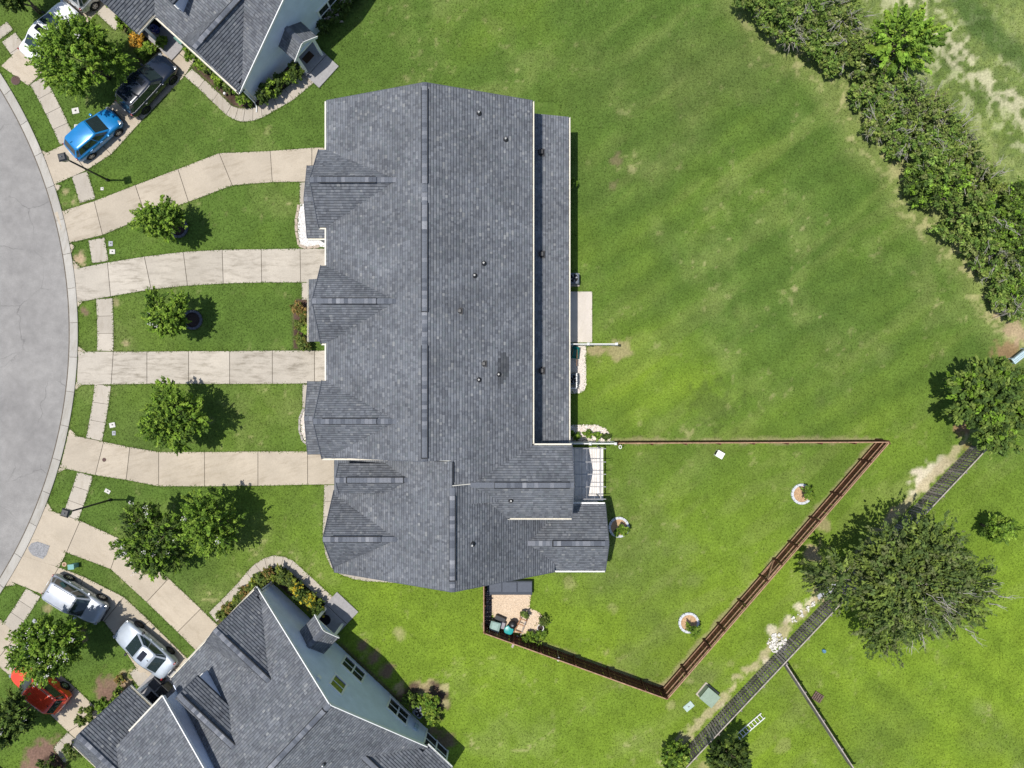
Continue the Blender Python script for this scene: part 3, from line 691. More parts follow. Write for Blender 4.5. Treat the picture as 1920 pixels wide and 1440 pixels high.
# roof furniture
def on_plane(px, py, zf):
    z = 6.0
    for i in range(40): x = (px - 960) * (CH - z) / FPX; z = zf(x, (720 - py) * (CH - z) / FPX)
    return vec(*W(px, py, z))
M_pvc = plain('vent_pipe_pvc', (.62, .62, .60), .5); M_boot = plain('vent_boot', (.03, .03, .033), .6)
mainR = lambda x, y: RZ - SA * (x - RX)
def pipe(p, tall=.35):
    b_ = MB().lathe([(0, .02), (.17, .02), (.15, .05), (.09, .12), (.075, .14)], 14, p).build('vent_boot', M_boot, TH, smooth=True)
    MB().lathe([(.055, .02), (.055, tall), (.035, tall), (.035, tall - .1), (0, tall - .1)], 12, p).build('vent_pipe', M_pvc, b_)
for (px, py) in ((898, 213), (948, 262), (907, 494), (890, 517), (935, 702), (898, 712)): pipe(on_plane(px, py, mainR), .32)
pipe(on_plane(958, 938, lambda x, y: 7.42 - .70 * abs(y + 6.25)), .35); pipe(on_plane(886, 1020, lambda x, y: BZ - .716 * (x - BX)), .5)
def box_vent(p, w=.34, h=.2):
    o = MB().box(p + vec(0, 0, h / 2), (w, w, h), 0, .8).build('roof_vent', M_metal_dark, TH, bevel=.02)
    MB().box(p + vec(0, 0, .03), (w + .14, w + .14, .02)).build('flashing', M_boot, o)
for (px, py) in ((862, 583), (907, 682)): box_vent(on_plane(px, py, mainR), .26, .14)
shedR = lambda x, y: 2.95 + .261 * (3.85 - x)
for (px, py) in ((1014, 286), (1015, 477), (1015, 695)): box_vent(on_plane(px, py, shedR), .36, .26)

# ------------------------------------------------------------------ the two duplexes at the left (mirror images)
def duplex(label, corner_px, u_deg, s, dv, VB):
    A = W(*corner_px); ca, sa = cos(radians(u_deg)), sin(radians(u_deg))
    uu = vec(ca, sa); vv = vec(-sa, ca) * s
    T = lambda u, v, z: vec(A[0] + uu[0] * u + vv[0] * v, A[1] + uu[1] * u + vv[1] * v, z)
    mid = T(7.7, 6, 0)
    Hs = thing('duplex_house', label, 'house', tuple(mid), radians(u_deg))
    SOLID.append(np.array([T(0, 0, 0)[:2], T(15.4, 0, 0)[:2], T(15.4, 25, 0)[:2], T(0, 25, 0)[:2]]))
    SOLID.append(np.array([T(-2, 12.4 + dv, 0)[:2], T(0, 12.4 + dv, 0)[:2], T(0, 16, 0)[:2], T(-2, 16, 0)[:2]]))
    RU, RZ2, v0 = 8.1, 7.55, -.22; VE = 26.0
    sl = lambda *a, **k: slope(Hs, *[T(*p) for p in a], **k)
    sl((-.42, v0, 2.7), (-.42, VB + .1, 2.7), (RU, v0, RZ2), (RU, VB + .1, RZ2), gutter=M_cream)
    sl((15.58, VB + .1, 2.6), (15.58, v0, 2.6), (RU, VB + .1, RZ2), (RU, v0, RZ2), gutter=M_white)
    for (ue, ze) in ((-.42, 2.7), (15.58, 2.6)): MB().beam(T(RU, v0 - .03, RZ2 - .06), T(ue, v0 - .03, ze - .06), .06, .2).build('rake_board', M_white, Hs)
    ridge(Hs, T(RU, v0, RZ2), T(RU, VB, RZ2), (.05, .97), 8)
    body(Hs, T, (RU, 0), (RU, VB + .3), [(-7.3, 0), (-7.3, 2.55), (0, RZ2 - .25), (8.1, 2.75), (8.1, 0)], M_blue_siding)
    # front gable over the corner room
    gable(Hs, T, (-.36, 2.36), (.02, 2.36), 5.48, [(2.75, 2.75), (-2.56, 2.94)], (M_drip, None), None, (None, None), seed=51, caps=False)
    gable(Hs, T, (.02, 2.36), (5.2, 2.36), 5.48, [(2.75, 2.75), (-2.31, 3.19)], (None, None), None, (None, None), seed=51, caps=False)
    ridge(Hs, T(-.36, 2.36, 5.48), T(5.2, 2.36, 5.48), (.14, .86), 51)
    body(Hs, T, (-.05, 2.36), (3, 2.36), [(2.4, 0), (2.4, 2.9), (0, 5.2), (-2.35, 2.9), (-2.35, 0)], M_blue_siding)
    # dormer
    gable(Hs, T, (.85, 6.6), (6.3, 6.6), 6.12, [(1.02, 5.02), (-1.02, 5.02)], (M_drip, None), (.05, .9), (None, None), seed=52)
    body(Hs, T, (1.0, 6.6), (5.0, 6.6), [(.86, 2.6), (.86, 4.95), (0, 5.9), (-.86, 4.95), (-.86, 2.6)], M_blue_siding)
    window(Hs, T, (1.0, 6.6), (0, 1), 1.2, 3.7, 4.9, (-1, 0), 2)
    # raised second unit
    sl((.12, VB, 4.78), (.12, VE, 4.78), (8.1, VB, 8.42), (8.1, VE, 8.42), gutter=None)
    sl((15.6, VE, 3.6), (15.6, VB, 3.6), (8.1, VE, 8.42), (8.1, VB, 8.42))
    ridge(Hs, T(8.1, VB, 8.42), T(8.1, 18, 8.42), (.02, .97), 9)
    MB().beam(T(.06, VB + .02, 4.68), T(.06, VB + 3.2, 4.68), .12, .13).build('gutter', M_cream, Hs)
    for (ue, ze) in ((.12, 4.78), (15.6, 3.6)): MB().beam(T(8.1, VB - .04, 8.36), T(ue, VB - .04, ze - .06), .07, .22).build('rake_board', M_white, Hs)
    body(Hs, T, (8.1, VB + .17), (8.1, VE - .3), [(-7.2, 0), (-7.2, 3.6), (0, 8.2), (7.7, 4.75), (7.7, 0)], M_blue_siding)
    gable(Hs, T, (-2.12, 13.4 + dv), (5, 13.4 + dv), 5.45, [(2.75, 2.78), (-2.75, 2.78)], (M_drip, None), None, (M_cream, M_cream), seed=53)
    body(Hs, T, (-1.85, 13.4 + dv), (2, 13.4 + dv), [(2.4, 0), (2.4, 2.8), (0, 5.2), (-.75, 4.4), (-.75, 0)], M_blue_siding)
    MB().beam(T(-1.95, 10.8 + dv, 2.55), T(-1.95, 12.6 + dv, 2.55), .16, .2).build('porch_beam', M_white, Hs)
    d_ = box_on(Hs, T, (-1.86, 14.3 + dv), (0, 1), 2.2, .03, 2.15, (-1, 0), .05, 'garage_door', M_door)
    d_ = box_on(Hs, T, (-.06, 4.0), (0, 1), 2.4, .03, 2.15, (-1, 0), .05, 'garage_door', M_door)
    # front porch between the units
    box_on(Hs, T, (-.55, 9.4 + dv), (1, 0), 2.6, .02, .16, (0, 1), 3.2, 'porch_floor', plain('porch_slab', (.31, .30, .30), .85))
    SOLID.append(np.array([T(-1.9, 9.4 + dv, 0)[:2], T(.8, 9.4 + dv, 0)[:2], T(.8, 12.7 + dv, 0)[:2], T(-1.9, 12.7 + dv, 0)[:2]]))
    for vc in (10.95, 12.5): MB().box(T(-1.5, vc + dv, 1.4), (.2, .2, 2.5), radians(u_deg)).build('column', M_white, Hs)
    MB().box(T(-.35, 12.0 + dv, .175), (1.3, .85, .03), radians(u_deg)).build('door_mat', plain('dark_mat', (.012, .011, .013), .95), Hs)
    # side entrance portico on the gable wall
    gable(Hs, T, (4.88, -1.5), (4.88, .1), 3.5, [(1.12, 2.62), (-1.12, 2.62)], (M_white, None), None, (None, None), seed=54)
    body(Hs, T, (4.88, -1.36), (4.88, -1.2), [(.98, 2.45), (.98, 2.55), (0, 3.32), (-.98, 2.55), (-.98, 2.45)], M_blue_siding, 'pediment')
    for uu_ in (4.05, 5.71):
        MB().box(T(uu_, -1.33, 1.3), (.19, .19, 2.4), radians(u_deg)).build('column', M_white, Hs, bevel=.015)
    MB().beam(T(3.95, -1.33, 2.5), T(5.81, -1.33, 2.5), .18, .14).build('lintel', M_white, Hs)
    box_on(Hs, T, (4.88, 0), (1, 0), 2.1, .02, .2, (0, -1), 1.55, 'portico_floor', plain('porch_slab', (.31, .30, .30), .85))
    box_on(Hs, T, (4.88, -1.6), (1, 0), 2.1, .02, .1, (0, -1), 1.15, 'step', plain('porch_slab', (.31, .30, .30), .85))
    SOLID.append(np.array([T(3.8, -2.75, 0)[:2], T(5.95, -2.75, 0)[:2], T(5.95, 0, 0)[:2], T(3.8, 0, 0)[:2]]))
    box_on(Hs, T, (4.88, 0), (1, 0), 1.0, .2, 2.3, (0, -1), .05, 'side_door', plain('side_door', (.20, .23, .25), .5))
    # windows and fittings on the gable wall
    window(Hs, T, (8.38, 0), (1, 0), 2.05, .4, 2.02, (0, -1), 2)
    window(Hs, T, (7.98, 0), (1, 0), 1.18, 3.6, 5.25, (0, -1), 1)
    window(Hs, T, (12.7, 0), (1, 0), 1.95, .35, 2.05, (0, -1), 2)
    box_on(Hs, T, (6.64, 0), (1, 0), .28, 5.5, 5.85, (0, -1), .16, 'wall_vent', M_white)
    box_on(Hs, T, (14.4, 0), (1, 0), .3, .8, 1.5, (0, -1), .14, 'meter_box', plain('meter_box', (.4, .5, .55), .5))
    for uc in (.06, 15.34): box_on(Hs, T, (uc, 0), (1, 0), .14, 0, 2.55, (0, -1), .03, 'corner_board', M_white)
    MB().tube([T(-.3, -.16, 2.55), T(-.12, -.12, 2.3), T(-.08, -.1, .3), T(-.2, -.35, .1), T(-.5, -.6, .07)], .055, 8).build('downspout', M_white, Hs, smooth=True)
    # soffit returns at the corners
    for uc in (-.25, 15.45): MB().box(T(uc, -.12, 2.62), (.5, .34, .1), radians(u_deg)).build('eave_return', M_vent, Hs)
    # rear gable and screened porch
    gable(Hs, T, (17.75, 2.2), (15.5, 2.2), 4.62, [(2.5, 2.6), (-2.5, 2.6)], (M_white, None), None, (M_white, M_white), seed=55)
    gable(Hs, T, (15.5, 2.2), (11.0, 2.2), 4.62, [(2.1, 2.93), (-2.1, 2.93)], (None, None), (.1, .8), (None, None), seed=56)
    for (a, b) in (((15.4, .15), (17.5, .15)), ((17.5, .15), (17.5, 4.5))):
        for zz in (.1, .95, 2.35): MB().beam(T(*a, zz), T(*b, zz), .07, .09).build('screen_rail', M_white, Hs)
        MB().quad(T(*a, .1), T(*b, .1), T(*b, 2.4), T(*a, 2.4)).build('insect_screen', plain('screen_mesh', (.03, .03, .032), .9), Hs)
    for p in ((17.5, .15), (17.5, 4.5), (16.45, .15)): MB().box(T(*p, 1.25), (.12, .12, 2.5), radians(u_deg)).build('post', M_white, Hs)
    # plumbing vent
    pp = T(10.6, 3.6, 2.6 + .66 * (15.58 - 10.6)); b_ = MB().lathe([(0, .02), (.16, .02), (.08, .12)], 12, pp).build('vent_boot', M_boot, Hs); MB().lathe([(.05, .0), (.05, .35), (0, .35)], 10, pp).build('vent_pipe', M_pvc, b_)
    return Hs, T
HB, TB = duplex('blue sided duplex with grey roof and three white windows below the row house', (511, 1093), -43.28, -1, 0.0, 8.25)
HT, TT = duplex('blue sided duplex with grey roof cut off by the top edge of the photo', (479, 191), 47.7, 1, -2.98, 9.6)
# ------------------------------------------------------------------ vegetation
PAL_MYRTLE = [(.085, .165, .022), (.11, .20, .03), (.06, .125, .018), (.14, .235, .04), (.05, .10, .02)]
PAL_DARK = [(.045, .085, .022), (.06, .105, .025), (.035, .066, .02), (.075, .125, .028)]
PAL_OAK = [(.055, .092, .03), (.072, .115, .03), (.042, .072, .026), (.09, .135, .035), (.07, .095, .045)]
PAL_LIME = [(.20, .30, .035), (.15, .25, .03), (.25, .33, .05), (.10, .19, .025)]
PAL_OLIVE = [(.105, .14, .04), (.08, .115, .035), (.13, .16, .05), (.06, .09, .03)]
PAL_WILD = [(.07, .115, .03), (.095, .14, .04), (.05, .085, .026), (.12, .155, .05), (.10, .12, .055)]
PAL_RUST = [(.18, .12, .04), (.13, .13, .03), (.09, .12, .025), (.22, .15, .05)]
PAL_PINE = [(.10, .19, .03), (.13, .22, .035), (.07, .14, .025)]
PAL_YELLOW = [(.55, .40, .03), (.45, .38, .04), (.35, .36, .05), (.20, .26, .04)]
PAL_ORANGE = [(.55, .28, .03), (.6, .35, .05), (.35, .22, .04)]
PAL_WHITE = [(.72, .70, .66), (.62, .58, .58)]
for _p in (PAL_MYRTLE, PAL_DARK, PAL_OAK, PAL_OLIVE, PAL_WILD, PAL_PINE): _p[:] = [(r * 1.18, g * 1.04, b * .82) for r, g, b in _p]
PAL_WILD[:] = [(r * 1.02, g * 1.16, b) for r, g, b in PAL_WILD] + [(.13, .20, .04)]; PAL_OLIVE[:] = [(r * .95, g * 1.1, b) for r, g, b in PAL_OLIVE]
def leaf_cloud(name, P, size, pal, parent, rng, up=0.8, aspect=1.6, direc=None, shade=None):
    """one small pointed leaf quad per point"""
    n = len(P); nv = rng.normal(size=(n, 3)); nv[:, 2] = np.abs(nv[:, 2]) + up; nv /= np.linalg.norm(nv, axis=1)[:, None]
    t = rng.normal(size=(n, 3)) if direc is None else direc + rng.normal(size=(n, 3)) * .35
    t -= nv * (t * nv).sum(1)[:, None]; t /= np.linalg.norm(t, axis=1)[:, None] + 1e-9; b = np.cross(nv, t)
    s = size * rng.uniform(.65, 1.35, n)[:, None]
    V = np.stack([P - t * s * .5 * aspect, P + b * s * .42 - t * s * .05, P + t * s * .5 * aspect, P - b * s * .42 - t * s * .05], 1).reshape(-1, 3)
    pal = np.array(pal); c = (pal if len(pal) == n else pal[rng.integers(0, len(pal), n)]) * rng.uniform(.8, 1.2, (n, 1))
    F = np.arange(n * 4).reshape(n, 4)
    o = fast_mesh(name, V, F, M_leaf, parent, colors=np.repeat(c, 4, 0)); return o
def crown_clusters(rng, c, r, n, low=-.55, rough=.22):
    """cluster centres spread through an uneven ellipsoid; denser towards the outside"""
    d = rng.normal(size=(n * 2, 3)); d /= np.linalg.norm(d, axis=1)[:, None]; d = d[d[:, 2] > low][:n]
    rad = rng.uniform(.35, 1, len(d)) ** .55
    a = np.arctan2(d[:, 1], d[:, 0]); ph = rng.uniform(0, 6.28, 4)
    wob = 1 + rough * (np.sin(2 * a + ph[0]) * .5 + np.sin(3 * a + ph[1]) * .5 + np.sin(5 * a + ph[2]) * .6 + np.sin(9 * a + ph[3]) * .35)
    return vec(*c) + d * rad[:, None] * np.array(r) * wob[:, None]
def limb(mb, p, q, r0, r1, rng, n=4, k=.12):
    p, q = vec(*p), vec(*q); L = np.linalg.norm(q - p); pts = []
    for i in range(n + 1):
        t = i / n; w = rng.normal(size=3) * L * k * sin(pi * t); pts.append(p * (1 - t) + q * t + w + vec(0, 0, L * .06 * sin(pi * t)))
    mb.tube(pts, [r0 * (1 - i / n) + r1 * i / n for i in range(n + 1)], 6)
def crown(rng, c, r, lobes, shoots, per, slen, lat, low=-.25, spread=.7, upw=.5):
    """foliage built of leafy shoots that grow out of a dozen uneven lobes; returns leaf points, directions, shoot ids, tips, lobe centres"""
    k = np.arange(lobes) + .5; z = 1 - (1 - low) * k / lobes; ph = pi * (1 + 5 ** .5) * k + rng.uniform(0, 6)
    D = np.stack([np.cos(ph) * np.sqrt(1 - z * z), np.sin(ph) * np.sqrt(1 - z * z), z], -1) + rng.normal(size=(lobes, 3)) * .16
    r = np.array(r); LC = c + D * r * rng.uniform(.42, .78, (lobes, 1)); lr = r.mean() * rng.uniform(.22, .44, lobes)
    li = rng.choice(lobes, shoots, p=lr ** 2 / (lr ** 2).sum())
    B = LC[li] + nrm_rows(rng.normal(size=(shoots, 3))) * (lr[li] * rng.random(shoots) ** .5 * .75)[:, None]
    dr = nrm_rows(nrm_rows(B - LC[li]) * .8 + nrm_rows((B - c) * np.array([1, 1, .6])) * .7 + rng.normal(size=(shoots, 3)) * spread * .5 + np.array([0, 0, upw]))
    ln = lr[li] * .35 + slen * rng.uniform(.5, 1.4, shoots); tip = B + dr * ln[:, None]
    si = np.repeat(np.arange(shoots), per); t = rng.random(len(si)) ** .75
    P = B[si] + (tip - B)[si] * t[:, None] + rng.normal(size=(len(si), 3)) * (lat * (1.15 - .6 * t))[:, None]
    h = np.hypot(P[:, 0] - c[0], P[:, 1] - c[1]); 
    return P, dr[si], si, tip, LC, np.percentile(h, 95)
def tree(label, px, py, zc, rpx, name='tree', pal=PAL_MYRTLE, seed=0, ry=1.0, rz=.75, lobes=13, shoots=260, per=26, slen=.42, lat=.07, leaf=.14, stems=4, flowers=0, bark=None, cat='tree', group=None, trunk_h=None, up=.8, dead=0, low=-.25, spread=.7, upw=.5, bright=1.45):
    rng = np.random.default_rng(seed + 100); bark = bark or M_bark
    c = vec(*W(px, py, zc)); R = rpx * (CH - zc) / FPX; r = np.array((R * .9, R * ry * .9, R * rz))
    bx, by = c[0], c[1]
    t = thing(name, label, cat, (bx, by, 0), 0, group)
    P, D, si, tip, LC, ext = crown(rng, c, r, lobes, shoots, per, slen, lat, low, spread, upw)
    k = R / ext * np.array([1, 1, 1]); f = lambda q: c + (q - c) * k
    P, tip, LC = f(P), f(tip), f(LC)
    for q in (P, tip, LC): q[:, 2] = np.maximum(q[:, 2], .07 + .1 * rng.random(len(q)))
    th = trunk_h or max(.4, zc - r[2] * .85); tr = MB()
    for s in range(stems):
        a = 2 * pi * s / stems + rng.uniform(-.3, .3); o = .12 if stems > 1 else 0; e = vec(bx + cos(a) * o * 2.5, by + sin(a) * o * 2.5, th)
        r0 = (.04 + .012 * R) if stems > 1 else .06 + .04 * R
        limb(tr, (bx + cos(a) * o, by + sin(a) * o, -.05), e, r0, r0 * .8, rng, 3, .04)
        for q in LC[s::stems]:
            limb(tr, e, q, r0 * .55, .02, rng, 4, .07)
            near = np.argsort(((tip - q) ** 2).sum(1))[:24]
            for w in rng.choice(near, min(6, len(near)), replace=False): limb(tr, q, tip[w], .018, .007, rng, 2, .05)
    tr.build('trunk', bark, t, smooth=True)
    pal_ = np.array(pal) * bright; sb = rng.uniform(.72, 1.28, shoots); sp = rng.integers(0, len(pal_), shoots)
    cols = pal_[sp[si]] * sb[si][:, None]
    leaf_cloud('crown', P, leaf, cols, t, rng, up, direc=D)
    if flowers:
        hi = np.argsort(-tip[:, 2])[:max(flowers, int(shoots * .5))]; w = rng.choice(hi, flowers, replace=False); ii = np.repeat(w, 12)
        leaf_cloud('blossom', tip[ii] + rng.normal(size=(len(ii), 3)) * np.array([.09, .09, .07]), leaf * .6, PAL_WHITE, t, rng, 1.2, 1.1)
    if dead:
        mb = MB()
        for w in rng.choice(shoots, dead, replace=False):
            q = tip[w]; d = nrm((q - c) * vec(1, 1, .3)); e = q + d * rng.uniform(.2, .7) + vec(0, 0, .15)
            if name == 'oak_tree' and (q[0] < c[0] - R * .1 or q[1] > c[1] + R * .05): continue
            limb(mb, q - d * .5, e, .022, .008, rng, 3, .12)
            for _ in range(3): limb(mb, q, e + rng.normal(size=3) * .22, .012, .005, rng, 2, .1)
        if mb.v: mb.build('bare_twigs', plain('dead_twig', (.40, .37, .34), .9), t, kind='stuff')
    return t
def nrm_rows(a): return a / (np.linalg.norm(a, axis=1)[:, None] + 1e-9)

G1 = 'young street trees on the front lawns'
tree('small round green tree in a ring bed on the lawn under the uppermost wide driveway', 301, 414, 2.49, 41, rz=1.0, leaf=.118, seed=1, shoots=360, group=G1)
tree('small green tree with a few white flowers between the second and third straight driveways', 316, 593, 2.49, 42, rz=1.0, leaf=.118, seed=2, shoots=360, flowers=3, group=G1)
tree('leafy green tree on the lawn between the two straight driveways and the lower curved one', 328, 783, 2.75, 59, rz=1.0, leaf=.118, seed=3, shoots=513, lobes=15, group=G1)
tree('broad green tree with white blossom overhanging the driveway below the lower street lamp', 288, 1012, 3.10, 65, rz=1.0, leaf=.118, seed=4, shoots=580, lobes=16, flowers=16, pal=PAL_DARK + PAL_MYRTLE[:3], group=G1)
tree('bright green tree right next to the blossoming one on the lower lawn', 398, 978, 2.75, 60, rz=1.0, leaf=.118, seed=5, shoots=405, flowers=3, slen=.6, group=G1)
tree('big green tree between the white car and the black car', 152, 106, 3.35, 72, rz=1.0, leaf=.118, seed=6, shoots=756, lobes=18, flowers=7, group=G1, pal=PAL_MYRTLE[:2] + PAL_LIME[1:2] + PAL_MYRTLE)
tree('big green tree with white blossom between the red car and the silver cars', 96, 1207, 3.35, 56, rz=1.0, leaf=.118, seed=7, ry=.8, shoots=648, lobes=17, flowers=27, group=G1)
tree('dark green tree in the lower left corner beside the red car', 10, 1352, 3.10, 49, rz=1.0, leaf=.118, seed=8, shoots=580, flowers=7, group=G1, pal=PAL_DARK)
tree('dark green tree cut off by the upper left corner behind the white car', 22, -18, 2.92, 36, rz=1.0, leaf=.118, seed=9, shoots=378, group=G1, pal=PAL_DARK)
tree('large spreading oak with bare grey twigs over the weathered fence', 1702, 1092, 5.0, 138, name='oak_tree', seed=10, ry=.90, pal=PAL_OAK, shoots=1450, lobes=30, per=26, slen=1.0, lat=.10, leaf=.15, stems=1, bark=M_bark_grey, rz=.42, dead=170, trunk_h=2.4, up=.5, low=-.1, upw=.25, bright=1.8)
tree('dense round evergreen tree at the right edge above the fence', 1870, 748, 3.6, 84, name='evergreen_tree', seed=11, pal=PAL_DARK + PAL_OLIVE[:1] + PAL_MYRTLE[:1], shoots=900, lobes=26, per=28, slen=.35, lat=.10, leaf=.16, stems=1, rz=.7, ry=1.05, bright=1.7)
tree('dark small tree behind the weathered fence at the bottom edge', 1366, 1424, 2.4, 42, seed=12, pal=PAL_DARK, shoots=260, bright=1.0)
tree('bright green shrub leaning on the weathered fence at the bottom', 1268, 1418, 1.2, 27, name='shrub', cat='shrub', seed=13, pal=PAL_LIME + PAL_MYRTLE, shoots=150, leaf=.12, stems=3, slen=.25, bright=1.0)
tree('lone slender green sapling on the grass right of the oak', 1866, 991, 1.5, 31, name='sapling', seed=14, ry=.45, shoots=90, slen=.25, leaf=.12, stems=1, lobes=7)
# hedgerow: every bush its own
HB_ = [(1412, -5, 1.4, 34, 0), (1455, 8, 1.6, 44, 0), (1508, 18, 1.7, 50, 1), (1440, 40, .9, 24, 0), (1482, 62, 1.2, 34, 1), (1530, 72, 1.3, 40, 0), (1572, 42, 1.6, 48, 2), (1590, 92, 1.2, 42, 2), (1556, 118, .8, 24, 0),
       (1625, 128, 1.2, 40, 2), (1660, 160, 1.5, 46, 0), (1615, 178, .8, 28, 0), (1700, 190, 1.6, 46, 1), (1655, 208, 1.0, 32, 0), (1640, 240, .8, 24, 2), (1735, 220, 1.4, 50, 2), (1702, 252, 1.2, 42, 1), (1768, 262, 1.6, 50, 1), (1680, 280, .7, 22, 0), (1745, 305, 1.8, 52, 0),
       (1800, 300, 1.3, 46, 2), (1722, 345, 1.3, 36, 3), (1770, 350, 1.8, 48, 3), (1825, 350, 1.4, 46, 2), (1815, 398, 1.8, 46, 0), (1862, 408, 2.0, 50, 3), (1785, 432, .9, 30, 0), (1905, 395, 2.4, 46, 3), (1838, 448, 1.4, 38, 0), (1880, 468, 1.5, 42, 1), (1918, 455, 2.2, 46, 3), (1848, 502, .9, 28, 0), (1890, 520, 1.3, 36, 0), (1925, 540, 1.6, 40, 3), (1870, 560, .8, 20, 0), (1900, 580, .8, 22, 1)]
WORDS = ['olive green', 'grey green', 'pale sparse', 'bright dark leaved']
HB_.sort(key=lambda q: q[1]); KC = [0] * 4; ORD = 'first second third fourth fifth sixth seventh eighth ninth tenth eleventh twelfth thirteenth fourteenth fifteenth sixteenth'.split()
for i, (x, y, z, r, k) in enumerate(HB_):
    KC[k] += 1
    pal = [PAL_WILD, PAL_WILD + [(.12, .13, .08)], PAL_OLIVE + [(.15, .16, .07)], PAL_DARK + PAL_MYRTLE[:1] + PAL_LIME[1:2]][k]
    tree('%s %s wild bush of the hedgerow, counting from the top' % (ORD[KC[k] - 1], WORDS[k]), x, y, z, r * .98, name='hedgerow_bush', cat='bush', seed=200 + i, pal=pal,
         shoots=int(60 + r * 2.4), lobes=9, per=24, leaf=.12, slen=.36, lat=.09, stems=3, rz=.75, group=WORDS[k] + ' bushes of the wild hedgerow', dead=12 if k in (1, 2) else 2, up=.5, low=-.1, bright=1.7)
# young pine in the hedgerow
tree('young bright green pine standing out of the hedgerow near its top', 1688, 84, 2.6, 62, name='pine_tree', seed=61, pal=PAL_PINE + PAL_LIME[1:2], shoots=130, lobes=14, per=60, slen=1.0, lat=.075, leaf=.17, stems=1, rz=.8, low=.0, spread=.3, upw=.7, bright=1.6)
def bush(label, px, py, r, z=.5, pal=PAL_OLIVE, seed=0, name='shrub', clusters=40, group=None, leaf=.10, per=34, h=.7):
    rng = np.random.default_rng(seed + 500); c = vec(*W(px, py, z)); R = r * (CH - z) / FPX
    t = thing(name, label, 'shrub', (c[0], c[1], 0), 0, group)
    P, D, si, tip, LC, ext = crown(rng, c, np.array((R * .85, R * .85, max(z * .8, R * h))), 7, int(clusters * 1.9), 16, .14, .05, low=-.1)
    f = R / ext; P = c + (P - c) * f; tip = c + (tip - c) * f; P[:, 2] = np.maximum(P[:, 2], .05)
    mb = MB()
    for j in range(6): limb(mb, (c[0], c[1], 0), tip[rng.integers(0, len(tip))], .018, .006, rng, 2, .05)
    mb.build('stem', M_bark, t)
    pal_ = np.array(pal) * (1.25 if np.mean(pal) < .12 else 1.0); n_ = len(tip); cols = pal_[rng.integers(0, len(pal_), n_)[si]] * rng.uniform(.7, 1.3, n_)[si][:, None]
    leaf_cloud('foliage', P, leaf, cols, t, rng, .8, direc=D); return t
# duplex beds and hedges
def hedge_row(a, b, n, r, z, pal, seed, lab, group, jitter=3):
    rng = np.random.default_rng(seed)
    for i in range(n):
        t = i / max(1, n - 1); bush(lab % ('first', 'second', 'third', 'fourth', 'fifth', 'sixth', 'seventh', 'eighth', 'ninth')[i], a[0] * (1 - t) + b[0] * t + rng.uniform(-jitter, jitter), a[1] * (1 - t) + b[1] * t + rng.uniform(-jitter, jitter), r * rng.uniform(.85, 1.15), z, pal[i % len(pal)], seed * 20 + i, group=group)
hedge_row((378, 116), (462, 183), 7, 15, .6, [PAL_LIME[:2] + PAL_MYRTLE, PAL_OLIVE, PAL_LIME[1:] + PAL_OLIVE], 1, '%s shrub along the front of the upper duplex counted from the garage', 'front shrubs of the upper duplex')
bush('light green bush at the garage corner of the upper duplex', 361, 104, 14, .8, PAL_LIME[:2] + PAL_MYRTLE, 70)
hedge_row((498, 180), (556, 134), 5, 15, .8, [PAL_DARK, PAL_DARK + PAL_LIME[:1]], 2, '%s dark shrub under the side wall of the upper duplex counted from its corner', 'side hedge of the upper duplex')
hedge_row((608, 52), (668, -8), 5, 14, .6, [PAL_DARK, PAL_DARK + [(.35, .30, .28)]], 3, '%s shrub beyond the portico of the upper duplex', 'shrubs beyond the upper portico')
hedge_row((420, 1152), (502, 1072), 8, 13, .55, [PAL_OLIVE, PAL_RUST, PAL_OLIVE + PAL_YELLOW[2:]], 4, '%s shrub along the front of the lower duplex counted from the driveway', 'front shrubs of the lower duplex')
hedge_row((520, 1074), (545, 1090), 3, 15, .6, [PAL_OLIVE + PAL_YELLOW[2:], PAL_OLIVE], 5, '%s mixed shrub at the outer corner of the lower duplex', 'corner shrubs of the lower duplex')
hedge_row((556, 1104), (598, 1142), 5, 14, .7, [PAL_YELLOW + PAL_DARK, PAL_DARK + PAL_YELLOW[1:2], PAL_YELLOW[1:] + PAL_OLIVE], 6, '%s yellow and green shrub below the side wall before the lower portico', 'side hedge of the lower duplex')
bush('dark leafy bush left of the air conditioner at the lower duplex', 772, 1310, 18, .6, PAL_DARK + PAL_LIME[1:2], 80)
bush('bright yellow green bush right of the air conditioner at the lower duplex', 804, 1318, 20, .8, PAL_LIME, 81, clusters=60)
bush('bright green bush below the air conditioner at the lower duplex', 810, 1342, 17, .7, PAL_LIME + PAL_MYRTLE, 82, clusters=50)
bush('rounded green bush by the garage roof of the lower duplex', 200, 1322, 17, .9, PAL_MYRTLE + PAL_LIME[1:2], 83, clusters=60)
bush('olive bush on the drive beside the lower duplex porch', 168, 1338, 18, .8, PAL_OLIVE, 84, clusters=60)
bush('light green bush at the porch of the lower duplex', 226, 1300, 13, .8, PAL_LIME + PAL_OLIVE, 85)
bush('round bush between walk and roof near the lower left corner', 138, 1405, 18, .7, PAL_OLIVE + PAL_DARK, 86, clusters=60)
bush('dark bush in the mulch at the bottom edge near the left corner', 92, 1438, 22, .7, PAL_DARK, 87, clusters=60)
bush('tiny reddish shrub in the bare bed by the lower walk', 225, 1274, 9, .3, PAL_RUST, 88, clusters=18)
bush('orange flowering bush in the porch bed of the upper duplex', 258, 78, 14, .5, PAL_ORANGE, 89, clusters=46)
bush('pale green bush at the top of the porch bed', 233, 46, 14, .6, PAL_LIME[:2] + PAL_MYRTLE, 90)
bush('dark green plant next to the fountain in the porch bed', 256, 52, 14, .6, PAL_MYRTLE + PAL_DARK, 91)
bush('yellow green plant at the lower end of the porch bed', 283, 92, 11, .4, PAL_LIME, 92)
bush('green bush by the porch columns of the upper duplex', 304, 80, 11, .5, PAL_MYRTLE, 93)
